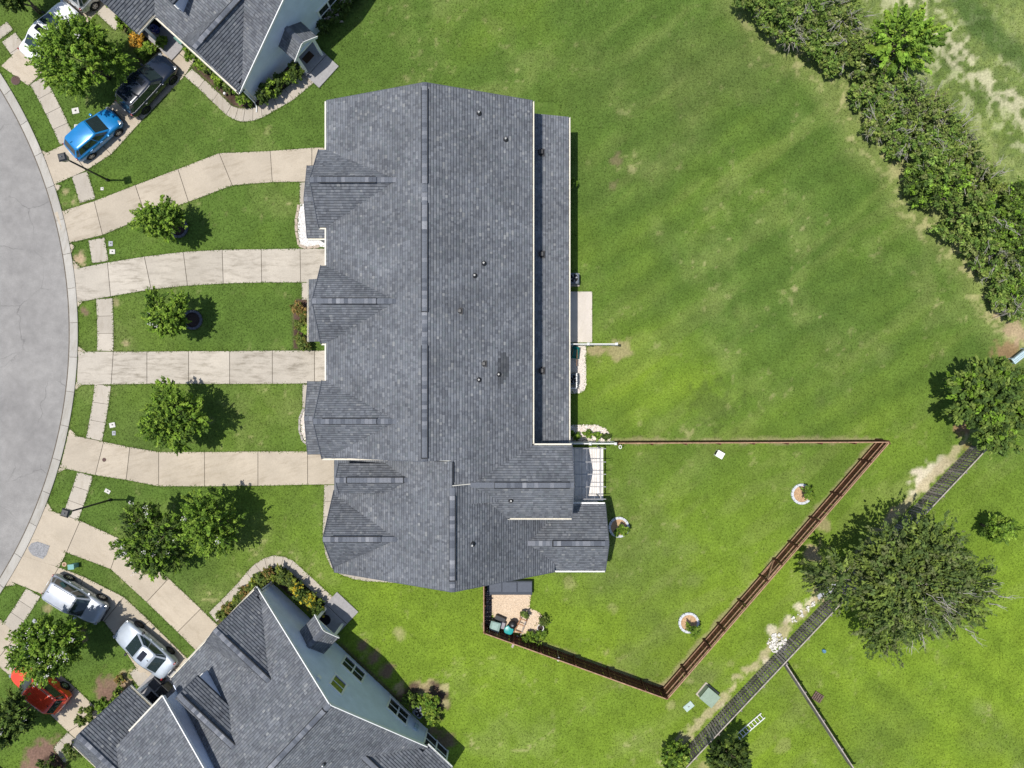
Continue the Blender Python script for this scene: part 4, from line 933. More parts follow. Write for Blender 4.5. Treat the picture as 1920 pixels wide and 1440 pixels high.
bush('small yellow green shrub at the top edge near the silver car', 210, 8, 10, .5, PAL_LIME, 94)
bush('green plant in the shaded side of the porch bed', 268, 100, 12, .4, PAL_MYRTLE, 95)
for i, (x, y, r, k) in enumerate(((557, 577, 13, 0), (571, 590, 13, 0), (562, 610, 13, 1), (575, 618, 9, 2), (560, 634, 12, 1), (572, 646, 12, 1))):
    bush(('%s bush in the bed before the second front gable' % ('topmost rusty', 'rusty leaning', 'middle olive', 'small light', 'lower olive', 'lowest olive')[i]), x, y, r, .6, [PAL_RUST, PAL_OLIVE + PAL_RUST[1:3], PAL_LIME][k], 600 + i, group='bed bushes of the row house')
bush('slim green plant in the shade behind the row house', 1074, 345, 9, .5, PAL_MYRTLE, 97, clusters=20)
# ------------------------------------------------------------------ cars
M_tyre = plain('tyre_rubber', (.018, .018, .019), .85, .2, var=.2); M_rim = plain('alloy_rim', (.50, .51, .53), .3, .5, metal=.8, var=.05); M_rim_dark = plain('dark_rim', (.06, .06, .065), .35, .5, metal=.6)
M_cglass = glass('car_glass', (.022, .036, .038), .04); M_tail = paint('tail_light', (.26, .015, .02), 0, .25); M_head = paint('head_light', (.32, .34, .37), .3, .15)
M_plate = plain('number_plate', (.7, .7, .68), .5); M_well = plain('wheel_well', (.01, .01, .011), .9); M_sunroof = glass('sunroof_glass', (.008, .010, .016), .05)
ST = {
 'suv': dict(body=[(-.5, .68, .42, .66, .70), (-.488, .86, .32, .86, .92), (-.45, .95, .25, .97, 1.02), (-.30, 1, .22, 1.0, 1.05), (-.05, .995, .22, .99, 1.03), (.18, .995, .22, .97, 1.02), (.26, .985, .22, .95, 1.04), (.36, .96, .22, .89, .99), (.44, .90, .24, .79, .90), (.482, .78, .28, .66, .75), (.5, .55, .34, .54, .60)],
             cab=(.245, .075, -.385, -.475, .985, .91, .76)),
 'hatch': dict(body=[(-.5, .68, .40, .64, .68), (-.487, .86, .30, .84, .90), (-.45, .95, .24, .94, .98), (-.30, 1, .2, .97, 1.0), (-.05, .995, .2, .96, 1.0), (.20, .99, .2, .94, 1.0), (.28, .975, .2, .91, .99), (.38, .94, .21, .83, .92), (.45, .86, .24, .73, .82), (.485, .74, .28, .62, .70), (.5, .5, .34, .52, .57)],
             cab=(.27, .06, -.36, -.475, .95, .90, .73)),
 'sedan': dict(body=[(-.5, .66, .38, .70, .76), (-.488, .84, .30, .86, .95), (-.45, .92, .24, .92, 1.01), (-.36, .97, .2, .94, 1.02), (-.20, 1, .19, .93, .98), (.0, 1, .19, .91, .96), (.18, .99, .19, .89, .96), (.26, .975, .19, .86, .95), (.36, .95, .2, .80, .89), (.44, .88, .22, .72, .80), (.484, .76, .26, .61, .68), (.5, .52, .32, .50, .55)],
               cab=(.235, .03, -.20, -.375, .92, .89, .68))}
def car(label, style, mpaint, L, Wd, Ht, loc, head, cat='car', sunroof=False, rack=False, rim=None, chrome=False, stripe=False):
    """x forward, built in its own frame, set down on the drive"""
    rim = rim or M_rim
    t = thing('parked_car', label, cat, (loc[0], loc[1], .04), head, 'cars parked on the driveways')
    S = ST[style]; w2 = Wd / 2; V = []; ring = 0
    for (x, hw, zb, zs, zt) in S['body']:
        h = hw * w2
        sec = [(0, zt), (.55 * h, zt - .005), (.84 * h, zt - .03), (.965 * h, zs - .03), (h, zs - .16), (.99 * h, (zs + zb) / 2), (.965 * h, zb + .10), (.86 * h, zb), (0, zb)]
        full = sec + [(-a, b) for a, b in sec[-2:0:-1]]; ring = len(full)
        V += [(x * L, a, b) for a, b in full]
    n = len(S['body']); Fc = [tuple(range(ring))[::-1], tuple((n - 1) * ring + i for i in range(ring))]
    for i in range(n - 1):
        for j in range(ring): Fc.append((i * ring + j, i * ring + (j + 1) % ring, (i + 1) * ring + (j + 1) % ring, (i + 1) * ring + j))
    b = mesh_obj('body', np.array(V), Fc, mpaint, t, True, True)
    m = b.modifiers.new('sub', 'SUBSURF'); m.levels = 2; m.render_levels = 2
    # cabin
    xf0, xf1, xr1, xr0, zb, kb, kt = S['cab']; zt = Ht; hb, ht = kb * w2, kt * w2
    bl = lambda f: None
    base = [(xf0 * L, hb * .86), (xf0 * L - .22 * L * .4, hb), (0, hb * 1.02), (xr0 * L + .30, hb * .98), (xr0 * L, hb * .84)]
    top = [(xf1 * L, ht * .90), (xf1 * L - .10 * L * .5, ht), (-.05 * L, ht * 1.03), (xr1 * L + .16, ht * .98), (xr1 * L, ht * .88)]
    Bv = [(x, y, zb) for x, y in base] + [(x, -y, zb) for x, y in base[::-1]]
    Tv = [(x, y, zt - .05) for x, y in top] + [(x, -y, zt - .05) for x, y in top[::-1]]
    Uv = [(x * .93, y * .82, zt - .008) for x, y in top] + [(x * .93, -y * .82, zt - .008) for x, y in top[::-1]]
    k = 10; Fc = [(i, (i + 1) % k, k + (i + 1) % k, k + i) for i in range(k)] + [(k + i, k + (i + 1) % k, 2 * k + (i + 1) % k, 2 * k + i) for i in range(k)] + [tuple(range(2 * k, 3 * k))]
    cab = mesh_obj('cabin', np.array(Bv + Tv + Uv), Fc, mpaint, t, True, True)
    m = cab.modifiers.new('bevel', 'BEVEL'); m.width = .03; m.segments = 3
    def pane(name, a, b2, c, d, off, ins=(.07, .07, .08, .08), mat=M_cglass, par=None):
        """bilinear inset patch a,b (bottom) d,c (top)"""
        a, b2, c, d = map(lambda p: vec(*p), (a, b2, c, d)); nn = nrm(np.cross(b2 - a, d - a)); nn = nn if nn @ vec(*off) > 0 else -nn; P = []
        for v_ in (ins[2], .5, 1 - ins[3]):
            for u_ in np.linspace(ins[0], 1 - ins[1], 5):
                P.append((a * (1 - u_) + b2 * u_) * (1 - v_) + (d * (1 - u_) + c * u_) * v_ + nn * .014)
        fc = [(r * 5 + i, r * 5 + i + 1, (r + 1) * 5 + i + 1, (r + 1) * 5 + i) for r in range(2) for i in range(4)]
        return mesh_obj(name, np.array(P), fc, mat, par or cab, True, True)
    pane('windscreen', Bv[9], Bv[0], Tv[0], Tv[9], (1, 0, .5), (.04, .04, .06, .06))
    pane('rear_window', Bv[5], Bv[4], Tv[4], Tv[5], (-1, 0, .5), (.06, .06, .22 if style != 'sedan' else .08, .08))
    for sgn, o in ((1, 0), (-1, 5)):
        for seg in range(4):
            i = seg if sgn > 0 else 9 - seg; j = i + 1 if sgn > 0 else i - 1
            if seg in (0, 3) and False: continue
            pane('side_window', Bv[i], Bv[j], Tv[j], Tv[i], (0, sgn, .2), (.04 if seg != 0 else .35, .04 if seg != 3 else .30, .12, .10))
    if chrome:
        for sgn in (1, -1):
            pts = [vec(x, y * sgn, zb + .04) + vec(0, sgn * .03, 0) for x, y in base[1:]]
            MB().tube(pts, .014, 6).build('chrome_strip', M_rim, cab, True)
            pts = [vec(x, y * sgn, zt - .07) + vec(0, sgn * .03, 0) for x, y in top[1:]]; MB().tube([pts[-1] * .5 + vec(base[-1][0], base[-1][1] * sgn, zb + .1) * .5] + pts[::-1], .014, 6).build('chrome_strip', M_rim, cab, True)
    # wheels
    wr = .34 if style == 'suv' else .315; wb = L * .29
    for sx in (1, -1):
        for sy in (1, -1):
            x = sx * wb + (.02 * L if sx > 0 else -.0)
            MB().lathe([(0, 0), (wr + .075, 0), (wr + .075, .03), (0, .03)], 24, (x, sy * (w2 - .02) - .015 * sy, wr - .01), 'y').build('wheel_arch', M_well, b, True)
            wl = MB().lathe([(wr * .62, -.10), (wr * .94, -.10), (wr, -.06), (wr, .06), (wr * .94, .10), (wr * .62, .10), (wr * .62, -.10)], 24, (x, sy * (w2 - .075), wr), 'y').build('wheel', M_tyre, t, True, True)
            rb = MB().lathe([(0, sy * .055), (wr * .18, sy * .085), (wr * .2, sy * .05), (wr * .2, sy * .02)], 16, (x, sy * (w2 - .075), wr), 'y')
            rb.lathe([(wr * .64, sy * .02), (wr * .64, sy * .095), (wr * .56, sy * .09), (wr * .52, sy * .02)], 24, (x, sy * (w2 - .075), wr), 'y')
            for q in range(5):
                a = 2 * pi * q / 5 + .3; p = vec(x, sy * (w2 - .075) + sy * .065, wr)
                rb.beam(p + vec(cos(a), 0, sin(a)) * wr * .12, p + vec(cos(a), 0, sin(a)) * wr * .58, .055, .03, (0, 1, 0))
            rb.build('rim', rim, wl, True)
    # lights, grille, plates, mirrors, seams
    xf, xr = L / 2, -L / 2
    for sy in (1, -1):
        MB().box((xf - .20, sy * w2 * .70, .74 if style != 'sedan' else .66), (.22, .30, .10), -sy * .45).build('headlight', M_head, t, True, True, bevel=.03)
        MB().box((xr + .11, sy * w2 * .76, .86), (.10, .22, .14), sy * .30).build('tail_light', M_tail, t, True, True, bevel=.03)
        MB().box((xf0 * L - .36, sy * (w2 + .06), zb + .02), (.16, .20, .13), sy * .25).build('mirror', mpaint if style != 'sedan' else M_black, t, True, True, bevel=.03)
        for xx in (.02, -.20): MB().box((xx * L, sy * (w2 + .002), .82), (.18, .03, .03)).build('door_handle', M_rim if chrome else mpaint, t, True)
        for xx in (.185, -.045, -.255):
            MB().beam((xx * L, sy * (w2 * 1.0 + .0005), .30), (xx * L, sy * (w2 * .985), zb - .04), .006, .012).build('door_seam', M_black, t, True)
    MB().box((xf - .035, 0, .52), (.06, Wd * .48, .16)).build('grille', M_black, t, True, bevel=.02)
    MB().box((xf - .02, 0, .33), (.08, Wd * .62, .10)).build('bumper_grille', M_black, t, True, bevel=.02)
    MB().box((xr + .03, 0, .45), (.08, Wd * .74, .14)).build('rear_bumper', M_black if style != 'sedan' else mpaint, t, True, bevel=.03)
    MB().box((xr + .01, 0, .72), (.03, .32, .15)).build('number_plate', M_plate, t, True)
    MB().add([(xr1 * L + .30, -.015, zt - .02), (xr1 * L + .10, -.02, zt - .02), (xr1 * L + .10, .02, zt - .02), (xr1 * L + .30, .015, zt - .02), (xr1 * L + .12, 0, zt + .07)], [(0, 1, 4), (1, 2, 4), (2, 3, 4), (3, 0, 4)]).build('antenna', M_black, t, True)
    if sunroof: MB().box((xf1 * L - .42, 0, zt), (.42, ht * 1.15, .012)).build('sunroof', M_sunroof, t, True, bevel=.004)
    if rack:
        for sy in (1, -1): MB().tube([(xf1 * L - .25, sy * ht * .86, zt - .01), (xf1 * L - .4, sy * ht * .88, zt + .04), (xr1 * L + .4, sy * ht * .88, zt + .04), (xr1 * L + .25, sy * ht * .86, zt - .01)], .016, 6).build('roof_rail', M_metal, t, True)
    if stripe:
        for k_ in range(-2, 3): MB().box((-.12 * L, k_ * .2, zt - .002), (.40 * L, .03, .02)).build('roof_rib', mpaint, t, True)
        for k_ in (-.9, .9): MB().tube([(-.02 * L, k_ * ht, zt + .04), (-.3 * L, k_ * ht, zt + .04)], .02, 6).build('roof_rail', M_metal, t, True)
    return t
def wheel_mid(p, q, head, side, Wd):
    """centre of a car from its two visible wheels (px, hub height) on the given side"""
    c = (vec(*W(*p, .33)) + vec(*W(*q, .33))) / 2; n = vec(-sin(head), cos(head), 0)
    return c - n * side * (Wd / 2 - .02)
h = radians(41); car('bright blue hatchback parked in front of the black car', 'hatch', paint('blue_paint', (.010, .21, .52), .15), 4.25, 1.80, 1.58, wheel_mid((171, 294), (222, 250), h, -1, 1.8), h)
h = radians(48); car('black car with a sunroof parked by the upper duplex', 'suv', paint('black_blue_paint', (.008, .014, .028), .0, .18), 4.80, 1.90, 1.66, wheel_mid((274.5, 206), (323.5, 154), h, -1, 1.9), h, sunroof=True, chrome=True, rim=M_rim_dark)
h = radians(50); p = W(91, 58, .8); car('white car half hidden under the upper left tree', 'sedan', paint('white_paint', (.80, .81, .82)), 4.85, 1.85, 1.46, p, h, sunroof=True)
h = radians(48); p = vec(*W(178, 12, .33)) + vec(cos(h), sin(h), 0) * 1.35 + vec(-sin(h), cos(h), 0) * .88; car('silver car cut off by the top edge', 'suv', paint('pale_silver_paint', (.50, .51, .51), .25, .42), 4.6, 1.82, 1.62, p, h)
h = radians(-31); car('silver car with roof rails nearest the street on the lower driveway', 'suv', paint('silver_paint', (.42, .45, .50), .3, .42), 4.55, 1.84, 1.66, wheel_mid((132, 1083), (188.5, 1118), h, 1, 1.84), h, rack=True)
h = radians(140); car('light blue grey saloon with a sunroof parked by the lower duplex', 'sedan', paint('blue_grey_paint', (.40, .45, .51), .25, .42), 4.80, 1.85, 1.46, wheel_mid((263.5, 1172.5), (320, 1219), h, -1, 1.85), h, sunroof=True, rim=M_rim_dark)
h = radians(141.5); p = W(66, 1292, 1.2); car('red car half hidden under the lower left tree', 'suv', paint('red_paint', (.78, .06, .02)), 4.45, 1.82, 1.68, p, h, stripe=True)
h = radians(140); p = vec(*W(2, 1440, .33)) + vec(sin(h) * -.9, cos(h) * .9, 0) + vec(-cos(h), -sin(h), 0) * 1.3; car('dark car of which only a wheel shows in the lower left corner', 'sedan', paint('graphite_paint', (.05, .05, .055), .3), 4.7, 1.83, 1.46, p + vec(-.25, -.25, 0), h, rim=M_rim_dark)

# ------------------------------------------------------------------ street lamps
def lamp(label, px, py, rot):
    b = W(px, py); t = thing('street_lamp', label, 'street lamp', b, 0, 'street lamps'); x, y = b[:2]
    MB().lathe([(0, .25), (.09, .25), (.11, .2), (.12, 0)], 16, (x, y, 0)).build('base', M_metal_dark, t)
    MB().tube([(x, y, 0), (x, y, 4.6)], [.075, .055], 10).build('post', M_metal_dark, t, smooth=True)
    hd = MB().box((x, y, 5.0), (.30, .30, .5), rot, 1.5).build('lantern', plain('lantern_glass', (.10, .11, .12), .2, .6), t)
    MB().box((x, y, 5.29), (.54, .54, .09), rot, .7).build('lantern_cap', M_metal_dark, hd)
    MB().lathe([(.05, 5.33), (.045, 5.42), (0, 5.46)], 10, (x, y, 0)).build('finial', M_metal, hd, smooth=True)
lamp('black street lamp by the blue car', 203, 338, .25); lamp('black street lamp at the lower pavement beside the grass strip', 208, 937, -.3)

# ------------------------------------------------------------------ fences
PK = {}
def picket_mesh(key, w, h, th, mat, top=0.0):
    if key not in PK:
        mb = MB().box((0, 0, h / 2), (w, th, h)); me = bpy.data.meshes.new('picket'); me.from_pydata(mb.v, [], mb.f); me.materials.append(mat); PK[key] = me
    return PK[key]
M_pk = [plain('brown_picket_%s' % n, c, .85, .2, var=.3, scale=6) for n, c in (('a', (.125, .05, .028)), ('b', (.155, .066, .036)), ('c', (.10, .042, .026)))]
M_gk = [plain('grey_picket_%s' % n, c, .92, .15, var=.35, scale=6) for n, c in (('a', (.25, .225, .205)), ('b', (.33, .30, .27)), ('c', (.18, .16, .15)))]
def place(parent, me, loc, rz, name='picket', tilt=0):
    o = bpy.data.objects.new(name, me); C.objects.link(o); o.parent = parent
    o.location = to_local(vec(*loc)[None], parent)[0]; o.rotation_euler = (0, tilt, rz - XF[parent][1]); return o
def fence(label, a, b, h, inner, mats, key, posts, pitch=.15, pw=.142, rails=(.35, .95, 1.6), cap=None, rail_mat=None, box=False, skip=None, post_mat=None):
    """a, b: world xy ends; inner = +1/-1 side (left of a->b) that shows rails and posts"""
    a, b = vec(*a), vec(*b); L = np.linalg.norm(b - a); d = (b - a) / L; n = vec(-d[1], d[0]) * inner; rz = atan2(d[1], d[0])
    t = thing('wooden_fence', label, 'fence', (a[0], a[1], 0)); rng = np.random.default_rng(int(L * 100))
    for k in range(int(L / pitch)):
        s = (k + .5) * pitch; p = a + d * s; off = 0
        if box: off = (.055 if k % 2 else -.055)
        i = rng.integers(0, len(mats)); place(t, picket_mesh(key + str(i) + str(k % 3 if box else 0), pw, h + (rng.uniform(-.03, .03) if box else 0), .018, mats[i]), (p[0] + n[0] * off, p[1] + n[1] * off, rng.uniform(.0, .02)), rz + rng.normal() * .01, tilt=rng.normal() * .006)
    for z in rails:
        o = .035 if not box else 0
        MB().beam((*(a + n * o), z), (*(b + n * o), z), .04, .09).build('rail', rail_mat or mats[0], t)
    if cap is not None: MB().beam((*a, h + .02), (*b, h + .02), .07 if not box else .09, .03).build('cap_rail', cap, t)
    for s in posts:
        p = a + d * s * L + n * (.085 if not box else 0); MB().box((p[0], p[1], (h + .05) / 2), (.10, .10, h + .05), rz).build('post', post_mat or mats[-1], t)
    return t, a, d, n
fence('straight dark brown fence running right from the row house', FB1[0], FB1[1], 1.8, -1, M_pk, 'br', np.linspace(0, 1, 9), cap=M_brown_light, rail_mat=M_brown_light)
fn = [(1640, 880), (1570, 928), (1528, 974), (1487, 1020), (1458, 1053), (1431, 1083), (1391, 1131), (1352, 1176), (1324, 1206), (1285, 1258)]
a_, b_ = vec(*FB2[0]), vec(*FB2[1]); Lf = np.linalg.norm(b_ - a_); df = (b_ - a_) / Lf
fp = [float((vec(*W(x, y, .9)[:2]) - a_) @ df / Lf) for x, y in fn]
tf, a_, d_, n_ = fence('long diagonal dark brown fence on the right side of the yard', FB2[0], FB2[1], 1.8, -1, M_pk, 'br', [0] + fp + [1], cap=M_brown_light, rail_mat=M_brown_light, rails=(.35, 1.15, 1.65))
g0, g1 = fp[4] * Lf + .1, fp[5] * Lf - .1
gt = MB(); p0, p1 = a_ + d_ * g0 + n_ * .09, a_ + d_ * g1 + n_ * .09
gt.beam((*p0, .35), (*p1, 1.6), .05, .11); gt.beam((*p0, .3), (*p1, .3), .05, .11); gt.beam((*p0, 1.66), (*p1, 1.66), .05, .11); gt.build('gate_brace', M_brown_light, tf)
fence('dark brown fence closing the yard at the bottom', FB3[0], FB3[1], 1.8, -1, M_pk, 'br', [0, .12, .31, .50, .69, .84, 1], cap=M_brown_light)
fence('short dark brown fence beside the sandy corner under the row house', FB4[0], FB4[1], 1.8, -1, M_pk, 'br', [0, .5, 1], cap=M_brown_light)
fence('weathered grey board fence running diagonally at the lower right', FENCE_A[0][:2], FENCE_A[1][:2], 1.85, -1, M_gk, 'gr', np.linspace(0, 1, 15), pitch=.205, pw=.135, box=False, rails=(.4, 1.0, 1.6), cap=M_grey_wood_l, rail_mat=M_gk[2])
c0 = W(1474, 1246, 1.8); c1 = W(1612, 1458, 1.8)
fence('grey board fence branching off down to the bottom right', c0[:2], c1[:2], 1.8, 1, M_gk, 'gs', [0, .25, .5, .75, 1], pitch=.16, pw=.142, cap=M_grey_wood_l, rails=(.4, 1.5))

def white_fence(label, x0, x1, y, zt=1.8, posts=(0, .45, 1)):
    a, b = vec(*W(x0, y, zt)[:2]), vec(*W(x1, y, zt)[:2]); t = thing('white_fence', label, 'fence', (a[0], a[1], 0)); L = b[0] - a[0]
    for k in range(int(L / .2)): MB().box((a[0] + (k + .5) * .2, a[1], .9), (.195, .035, 1.6)).build('board', M_vinyl, t)
    for z in (.12, 1.74): MB().beam((*a, z), (*b, z), .06, .1).build('rail', M_vinyl, t)
    for s in posts:
        p = a + (b - a) * s; o = MB().box((p[0], p[1], .95), (.13, .13, 1.9)).build('post', M_vinyl, t); MB().box((p[0], p[1], 1.93), (.19, .19, .07), 0, .5).build('post_cap', M_vinyl, o)
white_fence('white vinyl privacy fence beside the pale patio', 1060, 1156, 645); white_fence('white vinyl privacy fence at the planted gravel bed', 1068, 1154, 832)
t = thing('white_fence', 'low white picket screen around the air conditioner', 'fence', W(1080, 715))
p = W(1081, 700, .9); q = W(1081, 728, .9); r = W(1062, 728, .9)
for (s, e) in ((p, q), (r, q)):
    for z in (.25, .85): MB().beam((*s[:2], z), (*e[:2], z), .05, .07).build('rail', M_vinyl, t)
    n_ = int(hypot(e[0] - s[0], e[1] - s[1]) / .13)
    for k in range(n_ + 1):
        f = k / n_; MB().box((s[0] * (1 - f) + e[0] * f + .03, s[1] * (1 - f) + e[1] * f, .48), (.05, .05, .9)).build('picket', M_vinyl, t)

# ------------------------------------------------------------------ pergola over the timber patio
t = thing('patio_deck', 'pale boarded patio under the thin pergola', 'deck', W(1105, 890))
M_pdeck = plain('pale_deck', (.78, .73, .68), .8, .2, var=.14, scale=3)
x0, x1 = W(1064, 0)[0], W(1131, 0)[0]; y0, y1 = W(0, 839)[1], W(0, 938)[1]
nb = 5
for k in range(nb):
    w_ = (x1 - x0) / nb; MB().box((x0 + (k + .5) * w_, (y0 + y1) / 2, .05), (w_ - .022, abs(y1 - y0), .09)).build('board', M_pdeck, t)
SOLID.append(WA([(1060, 836), (1134, 836), (1134, 942), (1060, 942)]))
t = thing('pergola', 'thin metal pergola with five rafters beside the row house', 'pergola', W(1105, 890)); M_perg = plain('pergola_metal', (.30, .30, .31), .5, .4)
ys = [W(0, y, 2.3)[1] for y in (841, 866, 889, 912.5, 935.5)]; xa, xb = W(1072, 0, 2.3)[0], W(1136, 0, 2.3)[0]
for y in ys: MB().beam((xa, y, 2.35), (xb, y, 2.35), .05, .09).build('rafter', M_perg, t)
for x in (xb - .35,): MB().beam((x, ys[0], 2.26), (x, ys[-1], 2.26), .07, .10).build('beam', M_perg, t)
for x in np.linspace(xa + .5, xb - .8, 3): MB().beam((x, ys[0], 2.41), (x, ys[-1], 2.41), .018, .018).build('wire', M_perg, t)
for y in (ys[0], ys[-1]): MB().box((xb - .35, y, 1.12), (.08, .08, 2.22)).build('post', M_perg, t)

# ------------------------------------------------------------------ air conditioners
def ac(label, px, py, rz=0, s=1.0):
    p = W(px, py, .5); t = thing('air_conditioner', label, 'air conditioner', (p[0], p[1], 0), rz, 'air conditioners'); mc = plain('ac_case', (.13, .15, .18), .5, .4); g = plain('ac_grille', (.03, .034, .04), .5)
    MB().box((0, 0, .05), (.95 * s, .95 * s, .1)).build('pad', M_conc_walk, t, True)
    MB().box((0, 0, .48), (.78 * s, .78 * s, .76)).build('case', mc, t, True, bevel=.10)
    MB().lathe([(.34 * s, .862), (.34 * s, .90), (.30 * s, .90), (.30 * s, .862)], 28).build('fan_ring', mc, t, True)
    MB().lathe([(0, .864), (.30 * s, .864)], 28).build('fan_opening', M_well, t, True)
    mb = MB()
    for k in range(10): a = pi * k / 10; mb.beam((cos(a) * .3 * s, sin(a) * .3 * s, .89), (-cos(a) * .3 * s, -sin(a) * .3 * s, .89), .008, .008)
    for r in (.08, .16, .24): mb.lathe([(r * s, .885), (r * s + .008, .893), (r * s, .9)], 24)
    mb.build('guard', g, t, True)
    mb = MB()
    for k in range(4): a = 2 * pi * k / 4; mb.add([(cos(a) * .05, sin(a) * .05, .872), (cos(a) * .28 * s, sin(a) * .28 * s, .87), (cos(a + .5) * .27 * s, sin(a + .5) * .27 * s, .882), (cos(a + .5) * .05, sin(a + .5) * .05, .88)], [(0, 1, 2, 3)])
    mb.build('fan_blade', plain('fan_blade', (.35, .37, .4), .4), t, True)
ac('air conditioner half hidden under the row house eave above the pale patio', 1075, 523); ac('air conditioner behind the white picket screen', 1073, 711); ac('dark air conditioner between bushes at the lower duplex', 787, 1332, radians(-43))

# ------------------------------------------------------------------ ring beds
M_ringstone = plain('ring_block', (.55, .57, .60), .9, .2, var=.15, scale=12); M_soil = plain('bed_bark', (.46, .30, .17), .95, var=.35, scale=12, bmp=.6); M_darksoil = plain('dark_mulch', (.045, .03, .026), .95, var=.5, scale=14, bmp=.6)
def ring_bed(label, px, py, r=.66, soil=None, mat=None, n=14):
    p = W(px, py); t = thing('ring_bed', label, 'planter ring', (p[0], p[1], 0), 0, 'stone ring beds'); mat = mat or M_ringstone
    me = bpy.data.meshes.new('ring_block'); mb = MB(); w = 2 * pi * r / n
    mb.box((r, 0, .07), (.17, w - .02, .15)); me.from_pydata(mb.v, [], mb.f); me.materials.append(mat)
    for k in range(n):
        o = bpy.data.objects.new('ring_block', me); C.objects.link(o); o.parent = t; o.rotation_euler = (0, 0, 2 * pi * k / n)
    MB().lathe([(0, .07), (r - .05, .05), (r - .05, .0)], 24).build('bed_soil', soil or M_soil, t, True); SOLID.append(np.array([(p[0] + cos(a) * (r + .08), p[1] + sin(a) * (r + .08)) for a in np.linspace(0, 6.2, 16)]))
ring_bed('stone ring bed with a small shrub beside the brown diagonal fence', 1502, 926); ring_bed('stone ring bed with a small shrub near the bottom corner of the fenced yard', 1291, 1167); ring_bed('stone ring bed next to the rear wall of the row house', 1160, 988)
ring_bed('dark ring around the trunk of the uppermost lawn tree', 335, 428, .62, M_darksoil, plain('dark_ring', (.10, .105, .13), .8)); ring_bed('dark ring around the trunk of the lawn tree between the straight driveways', 362, 600, .62, M_darksoil, plain('dark_ring', (.10, .105, .13), .8))
bush('small green shrub in the ring bed beside the brown diagonal fence', 1514, 925, 14, .8, PAL_MYRTLE, 700, clusters=26); bush('small green shrub in the ring bed near the bottom corner of the fenced yard', 1300, 1182, 14, .8, PAL_MYRTLE, 701, clusters=26); bush('small green shrub in the ring bed next to the rear wall', 1168, 994, 15, .8, PAL_MYRTLE + PAL_LIME[1:2], 702, clusters=28)

# ------------------------------------------------------------------ gravel beds, rocks
def stones(name, parent, P, rng, size, cols, squash=.6):
    """little faceted pebbles"""
    n = len(P); t = np.array([(1, 0, 0), (-1, 0, 0), (0, 1, 0), (0, -1, 0), (0, 0, 1), (0, 0, -1)], float); s = size * rng.uniform(.6, 1.4, (n, 1, 3)); s[:, :, 2] *= squash
    a = rng.uniform(0, 6.28, n); R = np.zeros((n, 3, 3)); R[:, 0, 0] = np.cos(a); R[:, 0, 1] = -np.sin(a); R[:, 1, 0] = np.sin(a); R[:, 1, 1] = np.cos(a); R[:, 2, 2] = 1
    V = (np.einsum('nij,nkj->nki', R, t[None] * s) + P[:, None, :]).reshape(-1, 3); f = np.array([(0, 2, 4), (2, 1, 4), (1, 3, 4), (3, 0, 4)]); F = (np.arange(n)[:, None, None] * 6 + f[None]).reshape(-1, 3)
    c = np.array(cols)[rng.integers(0, len(cols), n)] * rng.uniform(.85, 1.1, (n, 1)); return fast_mesh(name, V, F, M_stone, parent, colors=np.repeat(c, 6, 0))
def gravel(label, pts, dens=150, size=.045, cols=((.66, .63, .58), (.55, .52, .47), (.75, .72, .68)), seed=0, base=(.52, .48, .42)):
    rng = np.random.default_rng(seed); Pw = WA(pts); SOLID.append(Pw); o = MB().prism([tuple(p) for p in Pw], .002, .02).build('gravel_bed', plain('gravel_base_%d' % seed, base, .95, var=.3, scale=18, bmp=.7)); o['kind'] = 'structure'
    lo, hi = Pw.min(0), Pw.max(0); n = int((hi - lo).prod() * dens); Q = lo + rng.random((n, 2)) * (hi - lo); Q = Q[inpoly(Q[:, 0], Q[:, 1], Pw)]
    s = stones('pebbles', o, np.column_stack([Q, np.full(len(Q), .03)]), rng, size, cols); s['kind'] = 'stuff'; return o
def edging(parent, pts, mat, step=.42, w=.2, h=.1):
    P = WA(pts); rng = np.random.default_rng(len(pts))
    for a, b in zip(P[:-1], P[1:]):
        L = np.linalg.norm(b - a); n = max(1, int(round(L / step)))
        for k in range(n):
            c = a + (b - a) * (k + .5) / n; MB().box((c[0], c[1], h / 2), (L / n - .03, w * rng.uniform(.85, 1.1), h), atan2(*(b - a)[::-1]) + rng.normal() * .05).build('edging_stone', mat, parent, bevel=.02)
M_edge = plain('edging_stone', (.42, .35, .28), .9, .2, var=.3, scale=8)
WG = ((.80, .79, .77), (.70, .69, .67), (.60, .58, .56))
g = gravel('', [(562, 384), (590, 380), (590, 440), (625, 440), (625, 463), (562, 463), (559, 430), (558, 400)], 230, .05, WG, 1, (.62, .60, .58)); edging(g, [(561, 384), (556, 410), (556, 435), (561, 460), (575, 465), (600, 462)], M_edge)
g = gravel('', [(568, 766), (592, 766), (592, 838), (575, 832), (566, 815), (563, 790)], 200, .045, ((.72, .66, .58), (.6, .55, .5), (.8, .75, .7)), 2, (.6, .54, .47)); edging(g, [(570, 766), (562, 785), (562, 808), (568, 826), (580, 836)], plain('edging_grey', (.36, .33, .30), .9, var=.25), .36, .16)
gravel('', [(1050, 647), (1099, 647), (1099, 722), (1096, 732), (1085, 738), (1050, 738)], 110, .04, ((.72, .66, .58), (.5, .46, .42), (.75, .71, .66)), 3, (.62, .56, .49)); gravel('', [(1055, 797), (1118, 796), (1136, 803), (1146, 818), (1144, 827), (1055, 828)], 120, .05, ((.72, .66, .58), (.5, .42, .36), (.78, .74, .7)), 4, (.62, .55, .48))
gravel('', [(921, 1105), (996, 1112), (993, 1140), (1010, 1147), (1022, 1160), (1020, 1180), (1004, 1198), (985, 1190), (962, 1185), (930, 1165), (921, 1150)], 90, .03, ((.62, .50, .38), (.5, .40, .30), (.7, .6, .48)), 5, (.60, .47, .34))
